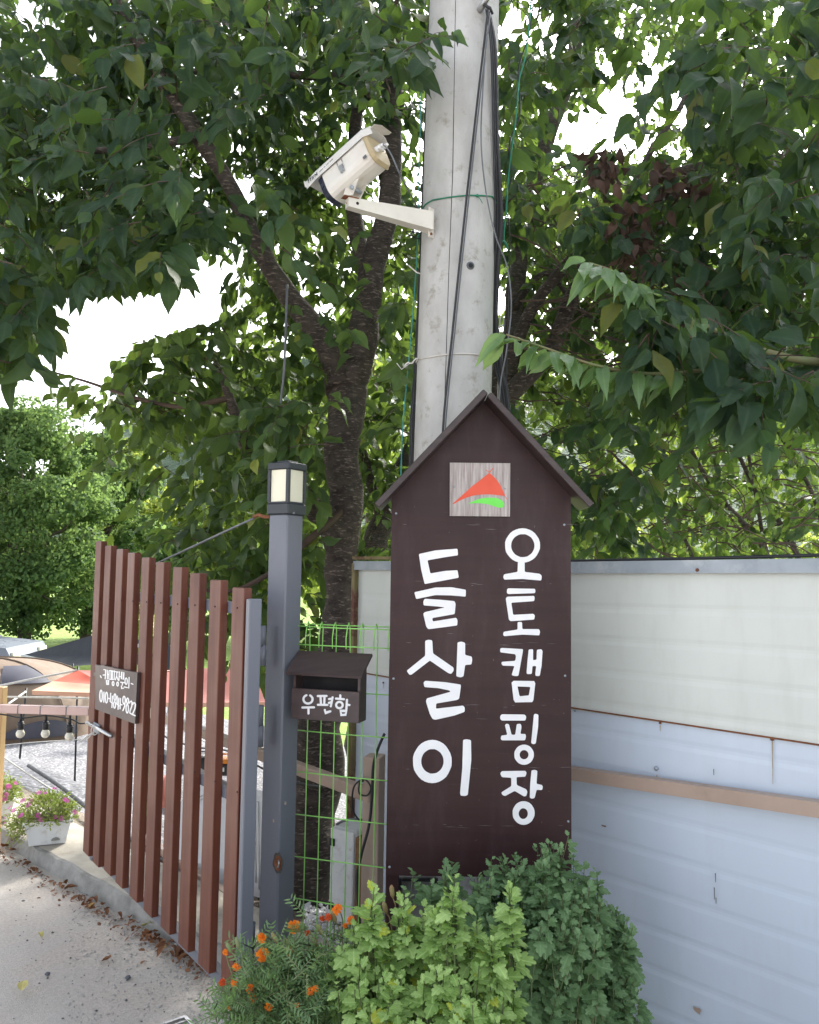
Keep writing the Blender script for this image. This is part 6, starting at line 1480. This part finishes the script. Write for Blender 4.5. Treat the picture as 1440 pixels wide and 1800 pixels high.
# ------------------------------------------------------------------ chrysanthemums and marigolds in front
def mum(base, label, m, blobs, size, seed, singles=300, shoots=None, dens=.62):
    t = thing('chrysanthemum_bush', base, label, 'plant'); rg4 = np.random.default_rng(seed)
    P = []; T = []; Nn = []; Sz = []; tw = []
    for (px, py, Y, rx, ry, rd, n) in blobs:
        n = max(5, int(n*dens)); rx *= .86; ry *= .93; c = np.array(at(px, py, Y)); RX, RZ = pxr(rx, Y), pxr(ry, Y)
        d = rg4.normal(size=(n, 3)); d[:, 1] -= .35; d[:, 2] += .15; d /= np.linalg.norm(d, axis=1, keepdims=True)
        q = c+d*np.array([RX, rd, RZ])*rg4.uniform(.55, 1.12, n)[:, None]
        nz = np.array([noise.noise(V((a*3, b_*3, c_*3))*.9+V((seed, 0, px*.1))) for a, b_, c_ in d]); q = c+(q-c)*(1+.55*nz)[:, None]
        cut = np.array([noise.noise(V(x)*13+V((seed*1.3, 0, 0))) for x in q.tolist()]) > -.22
        q = q[(q[:, 2] > .02) & cut]; d = d[:len(q)]
        b = np.stack([c[0]+(q[:, 0]-c[0])*.45, c[1]+(q[:, 1]-c[1])*.3, np.maximum(.03, q[:, 2]-.30)], 1)
        b = np.where(rg4.random((len(q), 1)) < .25, np.stack([np.full(len(q), c[0]), np.full(len(q), c[1]), np.full(len(q), .03)], 1), b)
        mdd = (q+b)/2+rg4.normal(size=q.shape)*.015; tw.append(np.stack([b, mdd, q], 1))
        for j in range(8):
            f = j/7; an = j*2.4+rg4.uniform(0, 6, len(q)); r_ = .35+.9*f if True else 0
            ax_ = (q-b); ax_ /= np.linalg.norm(ax_, axis=1, keepdims=True)
            s1 = np.cross(ax_, [.3, -.9, .2]); s1 /= np.linalg.norm(s1, axis=1, keepdims=True); s2 = np.cross(ax_, s1)
            rd_ = s1*np.cos(an)[:, None]+s2*np.sin(an)[:, None]
            P.append(q-ax_*(f*.075)+rd_*.003); T.append(rd_*(.55+.45*f)+ax_*(.75-.85*f)+[0, 0, -.12*f]); Nn.append(ax_*.8+rd_*(-.2)+[0, -.35, .35]+rg4.normal(size=q.shape)*.15)
            Sz.append(size*(.45+.75*f)*rg4.uniform(.6, 1.35, len(q)))
    P, T, Nn, Sz = map(np.concatenate, (P, T, Nn, Sz))
    twig_mesh(t, np.concatenate(tw), MT['stemg'] if shoots is None else shoots, .0028, .0014, 'stems')
    leaves_obj(t, 'foliage', P, T, Nn, Sz, m, MUM, singles, rg4, 'leaf'); return t
GB = lambda px, Y: V((at(px, 1500, Y).x, Y, .03))
mum(GB(930, 2.35), 'dense dark green chrysanthemum bush in front of the signboard base', MT['mumdark'],
    [(930, 1640, 2.38, 112, 108, .16, 190), (985, 1580, 2.40, 62, 84, .13, 90), (1010, 1640, 2.38, 60, 120, .13, 90), (860, 1600, 2.42, 50, 70, .12, 50), (900, 1760, 2.36, 110, 100, .13, 70), (960, 1510, 2.42, 24, 26, .06, 14), (1040, 1560, 2.44, 22, 30, .06, 14), (868, 1545, 2.46, 46, 34, .08, 26), (905, 1530, 2.46, 40, 30, .08, 22)], .037, 51, dens=1.1)
mum(GB(1070, 2.45), 'narrow drooping dark green chrysanthemum at the foot of the panel fence', MT['mumdark'],
    [(1072, 1645, 2.5, 44, 60, .10, 56), (1080, 1720, 2.48, 42, 92, .11, 66), (1050, 1760, 2.46, 46, 60, .11, 30)], .037, 52, 200, dens=1.0)
mum(GB(765, 2.45), 'small dark chrysanthemum shoots rising against the lower left of the signboard', MT['mumdark'],
    [(772, 1555, 2.52, 42, 42, .08, 26), (740, 1535, 2.52, 18, 16, .04, 7), (776, 1520, 2.52, 16, 18, .04, 7), (740, 1620, 2.5, 50, 60, .08, 20)], .042, 53, 120)
mum(GB(780, 2.1), 'tall pale green chrysanthemum in the middle foreground', MT['mumlight'],
    [(800, 1720, 2.12, 62, 66, .13, 56), (865, 1720, 2.14, 56, 56, .12, 40), (755, 1690, 2.16, 34, 50, .08, 22), (880, 1780, 2.08, 60, 50, .12, 36), (790, 1790, 2.06, 90, 60, .13, 50), (795, 1592, 2.14, 10, 50, .03, 22), (770, 1625, 2.16, 12, 40, .04, 20), (900, 1610, 2.14, 9, 52, .03, 18), (832, 1640, 2.16, 14, 34, .04, 16), (868, 1660, 2.12, 16, 30, .04, 14), (742, 1610, 2.2, 8, 34, .03, 12)], .041, 54, dens=.66)
mum(GB(650, 2.15), 'pale green leafy chrysanthemum between the marigolds and the tall one', MT['mumlight'],
    [(640, 1725, 2.16, 62, 52, .12, 44), (690, 1705, 2.18, 56, 46, .12, 36), (660, 1785, 2.12, 84, 50, .13, 48), (655, 1600, 2.2, 10, 46, .03, 20), (600, 1680, 2.2, 14, 44, .04, 16), (708, 1630, 2.2, 10, 52, .03, 20), (682, 1650, 2.2, 12, 34, .03, 14), (630, 1650, 2.2, 12, 34, .03, 14), (560, 1720, 2.2, 14, 40, .04, 12)], .041, 55, dens=.66)
# marigold plant: feathery foliage, orange flowers on long stalks
mg = thing('marigold_plant', GB(500, 2.2), 'feathery marigold plant with orange flowers at the foot of the gate post', 'plant')
rg5 = np.random.default_rng(60); P = []; T = []; Nn = []; Sz = []; tw = []
for (px, py, Y, rx, ry, n) in ((480, 1740, 2.2, 70, 60, 60), (520, 1720, 2.22, 60, 70, 60), (560, 1750, 2.15, 60, 60, 50), (440, 1770, 2.2, 50, 40, 32), (530, 1660, 2.25, 44, 44, 22), (450, 1700, 2.25, 36, 40, 14), (600, 1690, 2.22, 40, 50, 20)):
    c = np.array(at(px, py, Y)); q = c+rg5.normal(size=(n, 3))*[pxr(rx, Y)*.55, .07, pxr(ry, Y)*.55]; b = np.stack([np.full(n, c[0]), np.full(n, 2.22), np.full(n, .04)], 1)
    b = b*.6+q*.4; b[:, 2] = np.maximum(.03, q[:, 2]-.22); tw.append(np.stack([b, (b+q)/2+rg5.normal(size=(n, 3))*.01, q], 1))
    for fr_ in range(5):                                             # pinnate fronds
        d = rg5.normal(size=(n, 3))*[1, .8, .6]+[0, -.2, .25]; d /= np.linalg.norm(d, axis=1, keepdims=True); org = b+(q-b)*rg5.uniform(.3, 1, (n, 1))
        s = np.cross(d, rg5.normal(size=(n, 3))); s /= np.linalg.norm(s, axis=1, keepdims=True); tw.append(np.stack([org, org+d*.035, org+d*.068-[0, 0, .006]], 1))
        for j in range(1, 7):
            o_ = org+d*(j*.0115)-[0, 0, .0001*j*j*1.5]
            for sg_ in (-1, 1): P.append(o_); T.append(s*sg_+d*.7); Nn.append(np.cross(d, s)); Sz.append(rg5.uniform(.014, .024, n))
P, T, Nn, Sz = map(np.concatenate, (P, T, Nn, Sz))
leaves_obj(mg, 'foliage', P, T, Nn, Sz, MT['marileaf'], NARROW, 0, rg5, wid=.9); twig_mesh(mg, np.concatenate(tw), MT['stemg'], .0016, .0008, 'stems')
def marigold(px, py, Y, r, col, face=(0, -1, .35), rs=1):
    rr = random.Random(rs); c = at(px, py, Y); nrm = V(face).normalized(); u = nrm.orthogonal().normalized(); v = nrm.cross(u)
    R_ = pxr(r, Y); mb = MB(True)
    for layer, (k, rad_, lift) in enumerate(((8, 1.0, 0), (7, .78, .25), (5, .5, .45))):
        for i in range(k):
            a = i*2*math.pi/k+layer*.4+rr.uniform(-.15, .15); w = 2*math.pi/k*.62; ru = rad_*R_*rr.uniform(.85, 1.12); lf_ = R_*lift
            d = lambda an, q_: u*math.cos(an)*q_+v*math.sin(an)*q_
            p0 = c+nrm*(lf_*.3)+d(a, ru*.12)
            vs = [p0, c+nrm*(lf_+R_*.12)+d(a-w*.8, ru*.6), c+nrm*(lf_+R_*rr.uniform(-.05, .1))+d(a-w*.55, ru*.95), c+nrm*(lf_+R_*rr.uniform(.0, .22))+d(a, ru*.9), c+nrm*(lf_+R_*rr.uniform(-.05, .1))+d(a+w*.55, ru*.97), c+nrm*(lf_+R_*.12)+d(a+w*.8, ru*.6), c+nrm*(lf_+R_*.02)+d(a, ru*.6)]
            mb.add(vs, [(0, 1, 6), (1, 2, 6), (2, 3, 6), (3, 4, 6), (4, 5, 6), (5, 0, 6)])
    fl = mb.build('flower', MT[col], mg)
    g = c-nrm*R_*.9; mb = MB(True); mb.tube([c-nrm*R_*.05, c-nrm*R_*.5, g, c-nrm*R_*1.5], [R_*.42, R_*.36, R_*.22, .0016], 8); mb.build('calyx', MT['stemg'], fl)
    e = g-nrm*R_*.6; b = V((e.x*.7+at(510, 1700, 2.22).x*.3, e.y+.02, max(.03, e.z-.22)))
    q, rr_ = spline([e, e-nrm*.02-V((0, 0, .03)), (e+b)/2+V((.01, 0, -.01)), b], [.0018]*4, 5); MB(True).tube(q, rr_, 5).build('stalk', MT['stemg'], mg)
for i, a in enumerate(((517, 1629, 2.28, 11.5, 'mari'), (461, 1649, 2.25, 10.5, 'mari'), (462, 1678, 2.22, 12.5, 'mari'), (508, 1673, 2.25, 8.5, 'mari'), (593, 1599, 2.3, 10, 'mari'), (541, 1640, 2.28, 6, 'marired'), (617, 1618, 2.3, 8, 'mari'), (567, 1615, 2.32, 6, 'marired'), (578, 1612, 2.31, 7, 'marired'), (607, 1627, 2.3, 5, 'mari'),
                    (396, 1674, 2.2, 5.5, 'mari'), (416, 1700, 2.2, 7.5, 'mari'), (391, 1727, 2.18, 7, 'marired'), (413, 1728, 2.18, 7.5, 'mari'), (440, 1738, 2.16, 8.5, 'mari'), (444, 1755, 2.15, 8, 'mari'), (403, 1770, 2.15, 5.5, 'mari'), (473, 1770, 2.12, 8, 'mari'), (522, 1768, 2.1, 6, 'mari'), (546, 1742, 2.12, 8, 'mari'), (555, 1738, 2.12, 6, 'mari'))):
    marigold(*a, face=(random.Random(i).uniform(-.7, .5), -1, random.Random(i+50).uniform(-.1, .9)), rs=i)
def bud(px, py, Y, px2, py2, name, m, r=3.6):
    a, b = at(px, py, Y), at(px2, py2, Y); d = (b-a); R_ = pxr(r, Y); dn = d.normalized()
    mb = MB(True); mb.tube([a, a+dn*R_*1.2, a+dn*R_*4, a+dn*R_*5.5], [R_*.4, R_, R_*.9, .0015], 8); mb.tube([a+dn*R_*5, (a+b)/2+V((.004, 0, 0)), b, b+d*.6], .0016, 5); mb.build(name, m, mg)
for a in ((398, 1657, 2.2, 420, 1700), (415, 1648, 2.2, 428, 1700), (484, 1647, 2.26, 505, 1690), (430, 1706, 2.2, 450, 1740)): bud(*a, 'bud', MT['stemg'])
for a in ((478, 1640, 2.26, 500, 1680), (502, 1650, 2.27, 515, 1690), (558, 1625, 2.3, 580, 1670), (551, 1648, 2.27, 566, 1690), (688, 1556, 2.35, 697, 1625), (702, 1566, 2.35, 700, 1625), (674, 1585, 2.34, 690, 1640), (583, 1600, 2.32, 600, 1650)): bud(*a, 'seed_head', MT['seed'], 4.2)
# ground cover under the fence
n = 260; q = np.stack([R.uniform(1.0, 1.35, n)*0, R.uniform(0, 1, n), R.uniform(.02, .06, n)], 1); tt = R.uniform(-.75, .35, n)
q[:, 0] = FP.x+FD.x*tt+FN.x*R.uniform(.03, .2, n); q[:, 1] = FP.y+FD.y*tt+FN.y*R.uniform(.03, .2, n)
gc = leaves_obj(None, 'ground_cover', q, R.normal(size=(n, 3))+[0, 0, .6], R.normal(size=(n, 3))+[0, 0, 1], R.uniform(.02, .045, n), MT['mumdark'], ROUND, 0, R)

# ------------------------------------------------------------------ litter on the road
def fallen(P, size, m, label, rs, group=None, curl=.5):
    rr = random.Random(rs); tv, tf, tu = CHERRY[rs % 2]; tv = tv.copy(); tv[:, 2] += curl*np.abs(tv[:, 0])*1.2-.25*curl*np.sin(tv[:, 1]*3.1)
    me = bpy.data.meshes.new('fallen_leaf'); me.from_pydata(tv.tolist(), [], tf.tolist()); me.polygons.foreach_set('use_smooth', [True]*len(tf))
    ul = me.uv_layers.new(name='UVMap'); ul.data.foreach_set('uv', tu[tf.ravel()].astype(np.float32).ravel()); me.materials.append(m)
    o = bpy.data.objects.new('fallen_leaf', me); zmin = tv[:, 2].min()*size
    o.matrix_basis = Matrix.Translation(P-V((0, 0, zmin-.003))) @ Matrix.Rotation(rr.uniform(0, 6.28), 4, 'Z') @ Matrix.Rotation(rr.uniform(-.3, .3), 4, 'X') @ Matrix.Scale(size, 4)
    link(o, None); return tag(o, label, 'leaf', group)
o = fallen(ground(38, 1752, .004), .075, MT['yleaf'], 'pale yellow fallen leaf lying alone on the road at the bottom left', 2, curl=.15); o.rotation_euler.z = .35+0
fallen(ground(69, 1647, .004), .038, MT['yleaf'], 'small pale yellow fallen leaf in the middle of the road', 5, curl=.3)
fallen(ground(196, 1688, .004), .05, MT['dryleaf'], 'single rust brown fallen leaf lying on the road by itself right of the middle', 4)
fallen(ground(115, 1565, .004), .055, MT['dryleaf'], 'single orange brown fallen leaf on the road below the planter', 6)
fallen(ground(167, 1604, .004), .06, MT['dryleaf'], 'dark red curled fallen leaf on the road beside the litter line', 8)
rl = random.Random(9)
GL = 'brown curled fallen leaf in the litter along the kerb', 'fallen leaves along the kerb'
spots = [(12, 1493), (22, 1497), (8, 1490), (28, 1499), (17, 1500), (80, 1520), (85, 1523), (96, 1528), (101, 1531), (133, 1546), (140, 1548), (146, 1551)]
for i in range(26):
    f = rl.random(); x = 165+175*f; y = 1562+ (1690-1562)*f**1.05+rl.gauss(0, 7); spots.append((x, y))
for i in range(22):
    f = rl.random(); spots.append((280+65*f+rl.gauss(0, 5), 1650+40*f+rl.gauss(0, 7)))
for i, (x, y) in enumerate(spots):
    P = ground(x, y, .006); dk = kd(P.x, P.y)
    if dk > -.05: P = P-KN*(dk+.04+.05*rl.random())
    P.z = .006+rl.random()*.012
    fallen(P, rl.uniform(.028, .052), MT['dryleaf'], GL[0], 20+i, GL[1], rl.uniform(.3, 1.1))
for i, (x, y) in enumerate(((262, 1628), (268, 1632), (308, 1562))):
    fallen(ground(x, y, .01 if i < 2 else .0), .05, MT['yleaf'], ['yellow fallen leaf in the brown litter below the sixth slat', 'yellow fallen leaf touching another one in the litter line', 'yellow leaf lying on the soil behind the gate slats'][i], 90+i, curl=.4)
n = 480; ff = R.uniform(0, 1, n); a = -1.0+3.6*ff**.8; dd = -.05-np.abs(R.normal(size=n))*.045
q = np.array([tuple(K0+KD*x+KN*y) for x, y in zip(a, dd)]); q[:, 2] = R.uniform(.004, .022, n)
leaves_obj(None, 'leaf_litter', q, R.normal(size=(n, 3))*[1, 1, .25], R.normal(size=(n, 3))*.5+[0, 0, 1], R.uniform(.012, .03, n), MT['dryleaf'], [ROUND[0], NARROW[0]], 0, R)
# pebbles and crumbs of gravel
def pebbles(name, pts, rs, m):
    mb = MB(False); rr = random.Random(1)
    for P, r_ in zip(pts, rs):
        j = [rr.uniform(.7, 1.25) for _ in range(6)]
        vs = [P+V((r_*j[0], 0, 0)), P+V((0, r_*j[1], 0)), P-V((r_*j[2], 0, 0)), P-V((0, r_*j[3], 0)), P+V((0, 0, r_*.6*j[4])), P-V((0, 0, r_*.5))]
        mb.add(vs, [(0, 1, 4), (1, 2, 4), (2, 3, 4), (3, 0, 4), (1, 0, 5), (2, 1, 5), (3, 2, 5), (0, 3, 5)])
    o = mb.build(name, m); o['kind'] = 'stuff'; return o
pt = []; rs_ = []
for i in range(1700):
    f = rl.random(); x = rl.uniform(120, 420); y = rl.uniform(1560, 1800) if i % 3 else 1570+(x-160)*.72+abs(rl.gauss(0, 26))
    P = ground(x, y, .0); 
    if kd(P.x, P.y) > -.02: continue
    P.z = .002+.01*noise.noise(V((P.x*1.2, P.y*1.2, 2))); pt.append(P); rs_.append(abs(rl.gauss(0, .0028))+.0012)
pebbles('grey_grit', pt, rs_, mat('grit_stone', (.30, .29, .28), (.5, .48, .45), .9, 60))
pt = []; rs_ = []
for i in range(130):
    P = ground(rl.uniform(0, 420), rl.uniform(1500, 1800), 0)
    if kd(P.x, P.y) > -.02: continue
    P.z = .004+.01*noise.noise(V((P.x*1.2, P.y*1.2, 2))); pt.append(P); rs_.append(rl.uniform(.002, .007))
pebbles('dark_grit', pt, rs_, mat('dark_grit_stone', (.05, .055, .065), (.12, .12, .12), .8, 60))
pt = []; rs_ = []
for i in range(2400):                                                # white marble chips round the cabinet
    P = at(rl.uniform(535, 690), 1600, rl.uniform(3.0, 4.4)); P.z = terrain(P.x, P.y)+.03*rl.random()+.02; pt.append(P); rs_.append(rl.uniform(.006, .014))
pebbles('white_chips', pt, rs_, MT['white'])
# stones at the litter's end, drain grate
for i, (px, py, r_, lb_) in enumerate(((311, 1664, .022, 'small white stone in the leaf litter under the gate'), (41, 1584, .008, 'tiny grey stone on the road near the kerb'), (83, 1712, .011, 'small dark stone on the road above the yellow leaf'), (225, 1718, .012, 'bluish stone on the road below the gate'))):
    P = ground(px, py, r_*.4); mb = MB(True); mb.sphere(P, r_, 9, 6, .6)
    mb.v = [tuple(V(v)+V((0, 0, 0))+ (V(v)-P)*.25*noise.noise(V(v)*60)) for v in mb.v]
    mb.build('stone', mat('stone_%d' % i, (.55, .54, .52) if i == 0 else (.12, .13, .15), None, .85, 40), label=lb_, cat='stone')
gr = thing('drain_grate', ground(330, 1800, .005), 'corner of a galvanised steel drain grate at the bottom edge', 'grate')
g0, g1 = ground(293, 1800, .006), ground(325, 1789, .006)
d1 = (g1-g0); d1.z = 0; d1.normalize(); d2 = V((d1.y, -d1.x, 0))
mb = MB(); mb.box(g1-d1*.12, d1*.12, d2*.006, V((0, 0, .006))); mb.box(g1+d2*.17, d1*.006, d2*.17, V((0, 0, .0055))); mb.build('frame', MT['steel'], gr)
for i in range(1, 8):
    MB().box(g1-d1*.125+d2*(.006+i*.022), d1*.117, d2*.002, V((0, 0, .005))).build('bar', MT['steel'], gr)
print('objects', len(bpy.data.objects), 'tris', sum(len(o.data.loops)-2*len(o.data.polygons) for o in bpy.data.objects if o.type == 'MESH'))
